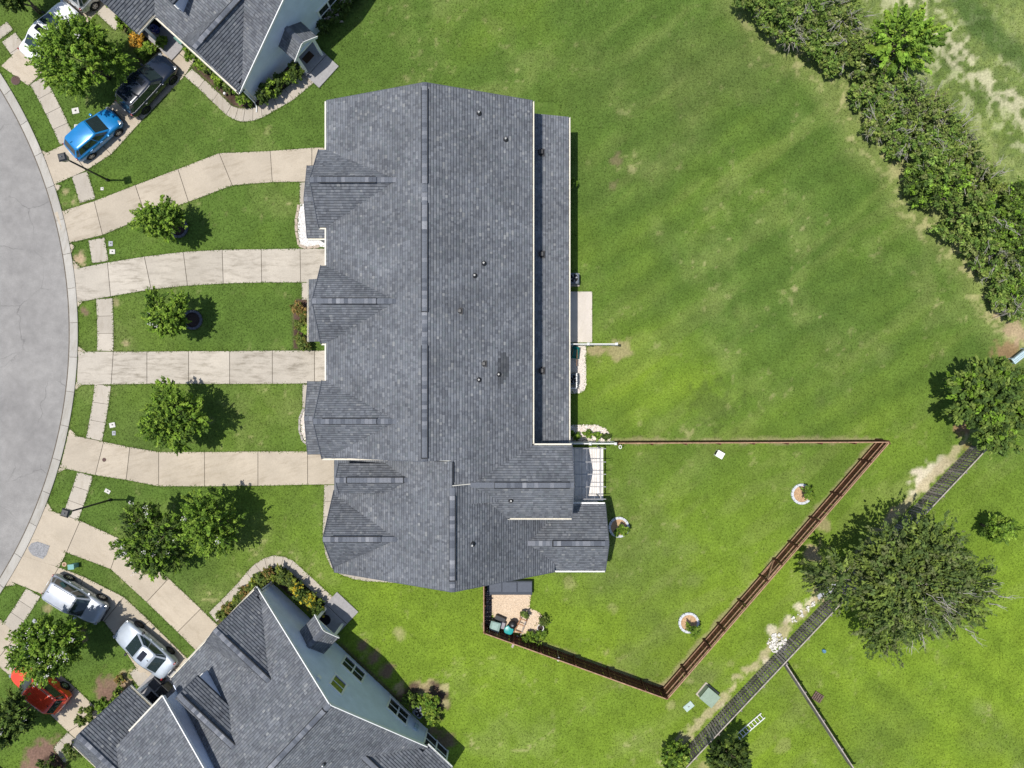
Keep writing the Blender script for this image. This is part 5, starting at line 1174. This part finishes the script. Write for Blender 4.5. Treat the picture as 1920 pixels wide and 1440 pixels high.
gravel('', [(908, 1105), (922, 1105), (922, 1185), (908, 1180)], 260, .05, ((.10, .085, .085), (.16, .14, .14), (.3, .28, .27)), 6, (.07, .055, .05))
def rock_pile(label, px, py, rx, n, seed):
    rng = np.random.default_rng(seed); p = W(px, py); t = thing('rock_pile', label, 'rocks', (p[0], p[1], 0))
    for k in range(n):
        a = rng.uniform(0, 6.28); r = rx * rng.random() ** .5; s = rng.uniform(.06, .14); q = vec(p[0] + cos(a) * r, p[1] + sin(a) * r, s * .35 + max(0, .22 - r * .2) * rng.random())
        d = rng.normal(size=(9, 3)); d /= np.linalg.norm(d, axis=1)[:, None]
        import bmesh
        bm = bmesh.new(); [bm.verts.new(tuple(q + dd * s * vec(1, 1, .65))) for dd in d]; bmesh.ops.convex_hull(bm, input=bm.verts); me = bpy.data.meshes.new('rock')
        bm.to_mesh(me); bm.free(); V = np.array([v.co[:] for v in me.vertices]); V = to_local(V, t); [setattr(v, 'co', tuple(c)) for v, c in zip(me.vertices, V)]
        me.materials.append(plain('white_rock', (.66, .64, .60), .9, var=.2, scale=9)); o = bpy.data.objects.new('rock', me); C.objects.link(o); o.parent = t
rock_pile('pile of white rocks against the weathered fence', 1458, 1205, .7, 110, 3)
for i, (x, y) in enumerate(((1486, 1160), (1500, 1150), (1512, 1140), (1522, 1132))): rock_pile(('lowest', 'lower', 'upper', 'highest')[i] + ' clump of pale stones along the weathered fence above the rock pile', x, y, .22, 7, 20 + i)
# ------------------------------------------------------------------ small things
def simple(name, label, cat, mb, mat, loc, rz=0, group=None, bevel=0, smooth=False, part='shell'):
    t = thing(name, label, cat, loc, rz, group); mb.build(part, mat, t, True, smooth, bevel=bevel); return t
M_green_box = plain('utility_green', (.26, .34, .26), .5, .3, var=.08); M_green_shade = plain('utility_green_shade', (.06, .08, .07), .6)
t = simple('transformer_box', 'green utility transformer box on the grass below the fence corner', 'utility box', MB().box((0, 0, .36), (1.05, .95, .68)), M_green_box, W(1326, 1300), radians(-40), bevel=.03, part='case')
MB().box((0, 0, .725), (1.12, 1.02, .06)).build('lid', M_green_box, t, True, bevel=.02); MB().box((0, 0, .03), (1.25, 1.15, .08)).build('pad', M_conc_walk, t, True); MB().box((-.1, .49, .45), (.5, .03, .4)).build('hatch', M_green_shade, t, True)  # dark green panel: shade of the front put into the colour
t = simple('utility_vault', 'flat pale green utility vault left of the transformer box', 'utility box', MB().box((0, 0, .04), (.72, .46, .08)), plain('pale_lid', (.40, .50, .46), .7), W(1291, 1324), radians(40), bevel=.01, part='lid')
MB().box((0, 0, .085), (.12, .05, .012)).build('handle_slot', M_joint, t, True)
t = simple('utility_cabinet', 'white utility cabinet just inside the straight brown fence', 'utility box', MB().box((0, 0, .28), (.5, .44, .55), 0, .94), M_white, W(1346, 851), radians(-30), bevel=.02, part='case')
MB().box((0, 0, .57), (.54, .48, .05)).build('lid', M_white, t, True, bevel=.01); MB().box((-.25, .0, .28), (.02, .3, .36)).build('door', M_metal_dark, t, True)
t = thing('ladder', 'white metal ladder lying on the grass behind the weathered fence', 'ladder', W(1405, 1361), radians(41))
for s in (-.21, .21): MB().beam((-1.25, s, .12), (1.25, s, .12), .05, .09).build('rail', M_vinyl, t, True)
for k in range(9): MB().beam((-1.1 + k * .275, -.2, .13), (-1.1 + k * .275, .2, .13), .04, .035).build('rung', M_vinyl, t, True)
t = thing('wood_pallet', 'small brown wooden pallet beside the branching grey fence', 'pallet', W(1532, 1306), radians(-33))
for k in range(5): MB().box((-.3 + k * .15, 0, .12), (.1, .62, .03)).build('slat', plain('pallet_wood', (.15, .105, .085), .9, var=.4), t, True)
for k in (-.26, 0, .26): MB().box((0, k, .055), (.7, .07, .09)).build('runner', plain('pallet_wood', (.15, .105, .085), .9, var=.4), t, True)
t = simple('bucket', 'small blue bucket alone on the grass below the oak', 'bucket', MB().lathe([(.10, 0), (.13, .26), (.115, .26), (.09, .05), (0, .05)], 16), plain('blue_plastic', (.10, .22, .32), .5), W(1543, 1219), smooth=True)
t = thing('barbecue_grill', 'silver barbecue grill under the left edge of the oak', 'grill', W(1541, 1102), radians(30))
MB().box((0, 0, .62), (.82, .58, .4)).build('firebox', M_black, t, True, bevel=.03); MB().box((.02, -.03, .93), (.8, .5, .26), 0, .8).build('lid', plain('grill_steel', (.55, .56, .60), .35, .5, metal=.4), t, True, bevel=.05)
for s in (-1, 1): MB().box((s * .62, 0, .80), (.36, .5, .04)).build('side_shelf', plain('grill_steel', (.55, .56, .60), .35), t, True)
for sx in (-.36, .36):
    for sy in (-.24, .24): MB().box((sx, sy, .22), (.05, .05, .44)).build('leg', M_black, t, True)
MB().beam((-.3, -.34, .93), (.3, -.34, .93), .03, .03).build('handle', M_metal, t, True)
t = simple('utility_pedestal', 'teal utility pedestal in the grass strip by the silver car', 'utility box', MB().box((0, 0, .3), (.40, .32, .6), 0, .92), plain('teal_plastic', (.16, .36, .34), .5), W(143, 1059), .1, bevel=.03, part='case'); MB().box((0, 0, .62), (.44, .36, .05)).build('lid', plain('teal_plastic', (.16, .36, .34), .5), t, True)
t = simple('cleanout_cover', 'tan round cover next to the teal pedestal', 'cover', MB().lathe([(.17, 0), (.17, .04), (.09, .05), (0, .05)], 18), plain('tan_ring', (.45, .33, .22), .8), W(121, 1058)); MB().lathe([(0, .055), (.08, .055)], 14).build('cap', plain('rust_cap', (.22, .10, .07), .8), t, True)
def lid(label, px, py, w=.36, h=.3, rz=0, mat=None):
    t = thing('meter_cover', label, 'cover', W(px, py), rz, 'meter covers in the lawns'); MB().box((0, 0, .025), (w, h, .05)).build('cover', mat or plain('meter_concrete', (.58, .56, .52), .9), t, True, bevel=.015); MB().box((.02, .02, .054), (w * .25, h * .25, .01)).build('reader_hole', M_black, t, True)
lid('pale meter cover on the grass left of the blue car', 142, 208, .5, .42, .2); lid('small round meter cover by the upper street lamp', 192, 354, .22, .22); lid('grey meter cover at the lawn edge, upper of two by the pavement', 208, 457, .3, .36, 0, plain('meter_grey', (.36, .37, .40), .9)); lid('pale meter cover at the lawn edge, lower of two by the pavement', 211, 472, .4, .34)
lid('pale meter cover beside the pavement at the third lawn, upper one', 211, 797, .42, .36, .2); lid('grey meter cover beside the pavement at the third lawn, lower one', 214, 812, .26, .32, 0, plain('meter_grey', (.36, .37, .40), .9)); lid('pale meter cover above the lower street lamp', 202, 921, .42, .28, -.5); lid('grey meter cover by the pavement below the silver car', 66, 1165, .36, .28, -.6, plain('meter_grey', (.36, .37, .40), .9)); lid('white round cover on the grass by the blue car hood', 143, 237, .26, .26)
def manhole(label, px, py, r):
    t = thing('manhole_cover', label, 'manhole', (*W(px, py)[:2], .04)); m_ = plain('rusty_iron', (.105, .062, .055), .8, .3, var=.3, scale=20)
    MB().lathe([(r, 0), (r, .012), (r * .9, .014), (0, .014)], 28).build('cover', m_, t, True); MB().lathe([(r * 1.12, -.01), (r * 1.12, .006), (r * 1.02, .008)], 28).build('frame', M_joint, t, True)
    for k in range(-2, 3): MB().box((0, k * r * .3, .016), (r * 1.3, r * .06, .008)).build('ridge', m_, t, True)
manhole('round rusty manhole cover on the apron below the white car', 30, 151, .30); manhole('small rusty cover on the lower curved driveway', 196, 862, .13)
t = thing('garden_bench', 'pale blue slatted bench at the right edge beside the evergreen', 'bench', W(1905, 668), radians(38)); M_bench = plain('pale_blue_paint', (.45, .58, .62), .6)
for k in range(4): MB().box((0, -.18 + k * .12, .44), (1.3, .10, .03)).build('seat_slat', M_bench, t, True)
for k in range(3): MB().box((0, .26 + k * .02, .55 + k * .13), (1.3, .03, .10)).build('back_slat', M_bench, t, True)
for sx in (-.58, .58):
    for sy in (-.18, .24): MB().box((sx, sy, .22), (.06, .06, .44)).build('leg', M_bench, t, True)
# sandy corner under the row house
t = thing('storage_bench', 'long dark grey storage bench with lids under the row house gable', 'storage box', W(955, 1098)); M_slate = plain('slate_plastic', (.045, .055, .075), .6, var=.12)
xs0, xs1 = W(913, 0, .5)[0] - t.location[0], W(998, 0, .5)[0] - t.location[0]; w_ = xs1 - xs0; xm = (xs0 + xs1) / 2
MB().box((xm, 0, .30), (w_, 1.0, .56)).build('chest', M_slate, t, True, bevel=.02)
for k, z in ((0, .60), (1, .66), (2, .62)): MB().box((xs0 + w_ * (k + .5) / 3, .08, z), (w_ / 3 - .05, .72, .06)).build('lid', plain('slate_lid', (.075, .088, .115), .55, var=.1), t, True, bevel=.015)
t = thing('dog_crate', 'pale green plastic bin with a lid in the sandy corner', 'bin', W(928, 1170), radians(-15)); M_bin = plain('bin_green', (.20, .30, .27), .45)
MB().box((0, 0, .38), (.62, .72, .74), 0, 1.08).build('tub', plain('bin_tub', (.07, .11, .10), .5), t, True, bevel=.04); MB().box((0, 0, .78), (.74, .84, .07)).build('lid', M_bin, t, True, bevel=.03); MB().box((0, .1, .825), (.44, .5, .02)).build('lid_panel', plain('bin_panel', (.28, .40, .37), .4), t, True, bevel=.01)
for s in (-1, 1): MB().lathe([(.10, -.03), (.10, .03), (0, .03)], 14, (s * .26, .40, .10), 'y').build('wheel', M_black, t, True)
bpy.data.objects['dog_crate'].name = 'wheeled_bin'
t = thing('plastic_stool', 'grey purple square stool beside the green bin', 'stool', W(941, 1169), radians(-15)); MB().box((0, 0, .42), (.46, .46, .05)).build('seat', plain('mauve_plastic', (.30, .28, .31), .6), t, True, bevel=.03)
for sx in (-.18, .18):
    for sy in (-.18, .18): MB().box((sx, sy, .2), (.05, .05, .4)).build('leg', plain('mauve_plastic', (.30, .28, .31), .6), t, True)
t = thing('round_table', 'teal round garden table in the sandy corner', 'table', W(954, 1176)); mt_ = plain('teal_enamel', (.03, .34, .33), .35, .5, var=.15); MB().lathe([(0, .70), (.28, .69), (.335, .67), (.34, .645), (0, .64)], 28).build('table_top', mt_, t, True, True)
MB().tube([(0, 0, 0), (0, 0, .65)], .03, 8).build('pedestal', mt_, t, True); MB().lathe([(.22, 0), (.2, .03), (0, .05)], 20).build('foot', mt_, t, True)
t = thing('kettle_grill', 'black round kettle grill behind the teal table', 'grill', W(961, 1166)); MB().lathe([(0, .35), (.2, .38), (.30, .52), (.31, .60), (.29, .66), (.2, .78), (.06, .83), (0, .83)], 24).build('bowl', M_black, t, True, True)
for k in range(3): a = 2 * pi * k / 3; MB().beam((cos(a) * .18, sin(a) * .18, .45), (cos(a) * .3, sin(a) * .3, 0), .03, .03).build('leg', M_black, t, True)
MB().box((0, 0, .85), (.14, .03, .03)).build('handle', M_metal, t, True)
t = thing('deck_box', 'long black box lying behind the green bin', 'box', W(938, 1157), radians(-24)); MB().box((0, 0, .2), (.72, .28, .38)).build('chest', M_black, t, True, bevel=.03); MB().box((0, 0, .41), (.76, .32, .05)).build('lid', plain('charcoal_lid', (.035, .036, .04), .5), t, True, bevel=.02)
t = thing('sawhorse', 'orange brown wooden sawhorse frame on the sand', 'wood frame', W(976, 1170), radians(70)); M_cedar = plain('cedar', (.36, .19, .10), .8, var=.3)
for s in (-1, 1):
    MB().beam((-.85, s * .28, .05), (.55, s * .20, .6), .07, .05).build('side_rail', M_cedar if s > 0 else M_grey_wood_l, t, True)
    MB().beam((.55, s * .22, .6), (.8, s * .3, 0), .06, .05).build('leg', M_cedar, t, True)
for x, z in ((-.5, .2), (.1, .43), (.55, .6)): MB().beam((x, -.3, z), (x, .3, z), .06, .05).build('crossbar', M_cedar, t, True)
t = thing('plank', 'grey plank leaning by the wooden frame', 'plank', W(966, 1200), radians(65)); MB().beam((-.55, 0, .1), (.45, 0, .22), .15, .04).build('board', M_grey_wood_l, t, True); MB().box((-.4, 0, .05), (.12, .16, .1)).build('block', M_grey_wood, t, True)
def pot(label, px, py, r, h, mat, pal=None, seed=0, br=12, name='plant_pot'):
    t = thing(name, label, 'plant pot', W(px, py)); MB().lathe([(r * .75, 0), (r, h), (r * .88, h), (r * .8, h * .8), (0, h * .8)], 20).build('pot', mat, t, True, True); MB().lathe([(0, h * .82), (r * .8, h * .82)], 18).build('soil', M_darksoil, t, True)
    if pal:
        rng = np.random.default_rng(seed); n = 260; d = rng.normal(size=(n, 3)); P = d * np.array([r * .6, r * .6, .16]); P[:, 2] = np.abs(P[:, 2]) + h; leaf_cloud('plant', P + vec(*t.location), .11, pal, t, rng)
pot('black pot with a pale plant at the sand edge', 1018, 1160, .27, .38, M_black, PAL_OLIVE, 1); pot('white rimmed pot below the black one', 1013, 1175, .25, .34, plain('white_pot', (.66, .65, .63), .6), None, 2); pot('blue pot by the bottom brown fence', 981, 1203, .18, .3, plain('blue_glaze', (.07, .14, .42), .3), PAL_MYRTLE, 3); pot('pale pot with a plant at the end of the sandy corner', 1008, 1209, .22, .32, plain('straw_pot', (.48, .46, .34), .7), PAL_LIME, 4)
bush('leafy green plant beside the blue pot', 991, 1196, 12, .5, PAL_MYRTLE + PAL_LIME[:1], 720, clusters=26); bush('loose green plant right of the white rimmed pot', 1012, 1191, 12, .4, PAL_MYRTLE, 721, clusters=22); bush('spiky plant on the wooden frame', 984, 1152, 8, .5, PAL_OLIVE, 722, clusters=14)
for i, (x, y, r) in enumerate(((1079, 816, 9), (1101, 813, 8), (1120, 816, 7), (1137, 819, 8))): bush(('leftmost', 'second', 'third', 'rightmost')[i] + ' green clump in the gravel bed along the upper white fence line', x, y, r, .3, PAL_MYRTLE if i < 3 else PAL_DARK, 730 + i, clusters=16, group='gravel bed plants')
def ring_hook(label, px, py):
    t = thing('white_ring', label, 'ring', W(px, py, 1.5)); n = 20; MB().tube([(cos(2 * pi * k / n) * .09, sin(2 * pi * k / n) * .12, .0) for k in range(n + 1)], .028, 8).build('hoop', M_vinyl, t, True, True); MB().tube([(0, .12, 0), (0, .2, -.12), (0, .2, -1.48)], .012, 6).build('stake', M_metal, t, True)
ring_hook('white ring on a stake at the white fence end', 1163, 838); ring_hook('white ring on the bottom brown fence', 1047, 1236)
t = thing('wheelbarrow', 'dark teal wheelbarrow standing against the house by the white fence', 'wheelbarrow', W(1077, 662), radians(80)); mw = plain('barrow_teal', (.01, .16, .15), .4)
MB().add([(-.4, -.3, .55), (.45, -.25, .55), (.45, .25, .55), (-.4, .3, .55), (-.25, -.2, .28), (.25, -.16, .28), (.25, .16, .28), (-.25, .2, .28)], [(4, 5, 6, 7), (0, 1, 5, 4), (1, 2, 6, 5), (2, 3, 7, 6), (3, 0, 4, 7)]).build('tub', mw, t, True)
for s in (-1, 1): MB().beam((-.9, s * .28, .6), (.5, s * .1, .2), .04, .04).build('handle', M_cedar, t, True); MB().beam((-.2, s * .2, .3), (-.3, s * .22, 0), .03, .03).build('leg', M_metal_dark, t, True)
MB().lathe([(0, -.04), (.18, -.04), (.19, 0), (.18, .04), (0, .04)], 18, (.55, 0, .19), 'y').build('wheel', M_tyre, t, True)
# porch bed of the upper duplex
t = thing('bird_fountain', 'round grey fountain in the porch bed of the upper duplex', 'fountain', W(266, 61)); mf = plain('fountain_stone', (.34, .34, .34), .8); MB().lathe([(.2, 0), (.14, .3), (.28, .5), (.30, .55), (.27, .55), (.2, .5), (.06, .48), (.06, .62), (0, .66)], 24).build('bowl', mf, t, True, True); MB().lathe([(0, .675), (.07, .64)], 14).build('finial', M_white, t, True)
t = thing('blue_jar', 'glossy blue jar on the upper duplex porch', 'jar', (*W(292, 56, .4)[:2], .16)); MB().lathe([(.2, 0), (.32, .25), (.30, .5), (.2, .62), (.22, .66), (.16, .66), (.14, .5), (0, .45)], 24).build('jar', paint('blue_jar_glaze', (.01, .02, .16), 0, .15), t, True, True)
t = thing('wheeled_bin', 'green wheeled bin at the garage corner of the upper duplex', 'bin', W(350, 84), radians(47)); MB().box((0, 0, .5), (.55, .62, .95), 0, 1.12).build('tub', plain('bin_tub_green', (.05, .12, .10), .5), t, True, bevel=.03); MB().box((0, 0, 1.0), (.66, .74, .06)).build('lid', plain('bin_lid_green', (.10, .22, .18), .45), t, True, bevel=.03)
for s in (-1, 1): MB().lathe([(.12, -.03), (.12, .03), (0, .03)], 14, (s * .24, .36, .12), 'y').build('wheel', M_black, t, True)
t = thing('wheeled_bin', 'dark wheeled bin beside the lower duplex porch', 'bin', W(317, 1286), radians(-43)); MB().box((0, 0, .5), (.55, .62, .95), 0, 1.12).build('tub', plain('bin_tub_olive', (.06, .06, .035), .5), t, True, bevel=.03); MB().box((0, 0, 1.0), (.66, .74, .06)).build('lid', M_black, t, True, bevel=.03)
t = thing('wheeled_bin', 'black wheeled bin at the corner of the lower duplex garage', 'bin', W(303, 1272), radians(-43)); MB().box((0, 0, .5), (.55, .62, .95), 0, 1.12).build('tub', M_black, t, True, bevel=.03); MB().box((0, 0, 1.0), (.66, .74, .06)).build('lid', plain('bin_lid_grey', (.05, .05, .055), .45), t, True, bevel=.03)
t = thing('door_mat', 'round dark mat in the lower duplex portico', 'mat', (*TB(4.6, -.75, 0)[:2], .2)); MB().lathe([(.38, 0), (.38, .025), (0, .03)], 22).build('mat', plain('dark_mat', (.012, .011, .013), .95), t, True)
t = thing('door_mat', 'rectangular brown mat in the upper duplex portico', 'mat', (*TT(4.9, -.75, 0)[:2], .2), radians(47.7)); MB().box((0, 0, .015), (.8, .5, .03)).build('mat', plain('brown_mat', (.06, .035, .02), .95), t, True)
t = thing('garden_light', 'small white light at the corner of the lower duplex hedge', 'lamp', W(596, 1131)); MB().lathe([(.02, 0), (.02, .3), (.1, .3), (.06, .38), (0, .4)], 14).build('shade', M_white, t, True)
t = thing('garden_light', 'small white light in the bed of the upper duplex', 'lamp', W(424, 178)); MB().lathe([(.02, 0), (.02, .3), (.1, .3), (.06, .38), (0, .4)], 14).build('shade', M_white, t, True)

# ------------------------------------------------------------------ lawn sheet and grass
gx = np.concatenate([np.linspace(-420, -42, 14), np.arange(-40, 40.01, .17), np.linspace(42, 420, 14)]); gy = np.concatenate([np.linspace(-420, -32, 14), np.arange(-30, 30.01, .17), np.linspace(32, 420, 14)])
X, Y = np.meshgrid(gx, gy); col = ground_colour(X.ravel(), Y.ravel()); nx, ny = len(gx), len(gy)
idx = np.arange(nx * ny).reshape(ny, nx); F = np.stack([idx[:-1, :-1], idx[:-1, 1:], idx[1:, 1:], idx[1:, :-1]], -1).reshape(-1, 4)
gr = fast_mesh('lawn', np.column_stack([X.ravel(), Y.ravel(), np.zeros(nx * ny)]), F, M_grass, None, colors=col, smooth=True); gr['kind'] = 'structure'
# grass blades: a thin, uneven carpet of real blades, denser along paved edges
rng = np.random.default_rng(77); nB = 420000
bx = rng.uniform(-38.5, 38.5, nB); by = rng.uniform(-29, 29, nB)
eb = []
for P in SOLID:                                   # ragged turf edge creeping over slabs
    Q = np.vstack([P, P[:1]])
    for a, b in zip(Q[:-1], Q[1:]):
        L = hypot(*(b - a)); n = int(L * 26)
        if n < 1 or L > 60: continue
        s = rng.random((n, 1)); nn = vec(-(b - a)[1], (b - a)[0]) / (L + 1e-9); eb.append(a + (b - a) * s + nn * rng.normal(size=(n, 1)) * .045)
ok = np.ones(nB, bool); margin = []
gxr = np.arange(-39, 39, .1); gyr = np.arange(-30, 30, .1); OX, OY = np.meshgrid(gxr, gyr); occ = np.zeros(OX.shape, bool)
for P in SOLID:
    lo, hi = P.min(0) - .1, P.max(0) + .1; sx = slice(*np.searchsorted(gxr, [lo[0], hi[0]])); sy = slice(*np.searchsorted(gyr, [lo[1], hi[1]]))
    if gxr[sx].size and gyr[sy].size: occ[sy, sx] |= inpoly(OX[sy, sx], OY[sy, sx], P)
def occupied(x, y): return occ[np.clip(((y + 30) / .1).round().astype(int), 0, occ.shape[0] - 1), np.clip(((x + 39) / .1).round().astype(int), 0, occ.shape[1] - 1)]
ok = ~occupied(bx, by); bx, by = bx[ok], by[ok]
E_ = np.concatenate(eb); m_ = (np.abs(E_[:, 0]) < 39) & (np.abs(E_[:, 1]) < 30); E_ = E_[m_]
# keep only edge blades whose surroundings are partly lawn
free = np.zeros(len(E_), bool)
for dx, dy in ((.25, 0), (-.25, 0), (0, .25), (0, -.25)): free |= ~occupied(E_[:, 0] + dx, E_[:, 1] + dy)
E_ = E_[free]; isE = np.concatenate([np.zeros(len(bx), bool), np.ones(len(E_), bool)])
bx = np.concatenate([bx, E_[:, 0]]); by = np.concatenate([by, E_[:, 1]]); n = len(bx)
cc = ground_colour(bx, by); keep = (cc[:, 1] > cc[:, 0] * 1.12) | isE; bx, by, cc, isE = bx[keep], by[keep], cc[keep], isE[keep]; n = len(bx)
gc = np.where((cc[:, 1] > cc[:, 0] * 1.12)[:, None], cc, vec(.07, .115, .027)); cc = gc * rng.uniform(.55, 1.6, (n, 1)) * np.array([1.0, 1.0, .9])
a = rng.uniform(0, 6.28, n); L = rng.uniform(.06, .15, n) * np.where(isE, .8, 1); wd = rng.uniform(.012, .028, n) * np.where(isE, 1.5, 1); hz = rng.uniform(.02, .07, n)
ca, sa = np.cos(a), np.sin(a); z0 = np.where(isE, .03, .0)
V = np.stack([np.stack([bx - sa * wd, by + ca * wd, z0], -1), np.stack([bx + sa * wd, by - ca * wd, z0], -1), np.stack([bx + ca * L, by + sa * L, z0 + hz], -1)], 1).reshape(-1, 3)
go = fast_mesh('grass', V, np.arange(n * 3).reshape(n, 3), M_blade, None, colors=np.repeat(cc, 3, 0)); go['kind'] = 'stuff'; tag(go, 'short mown green grass blades covering the lawns', 'grass')
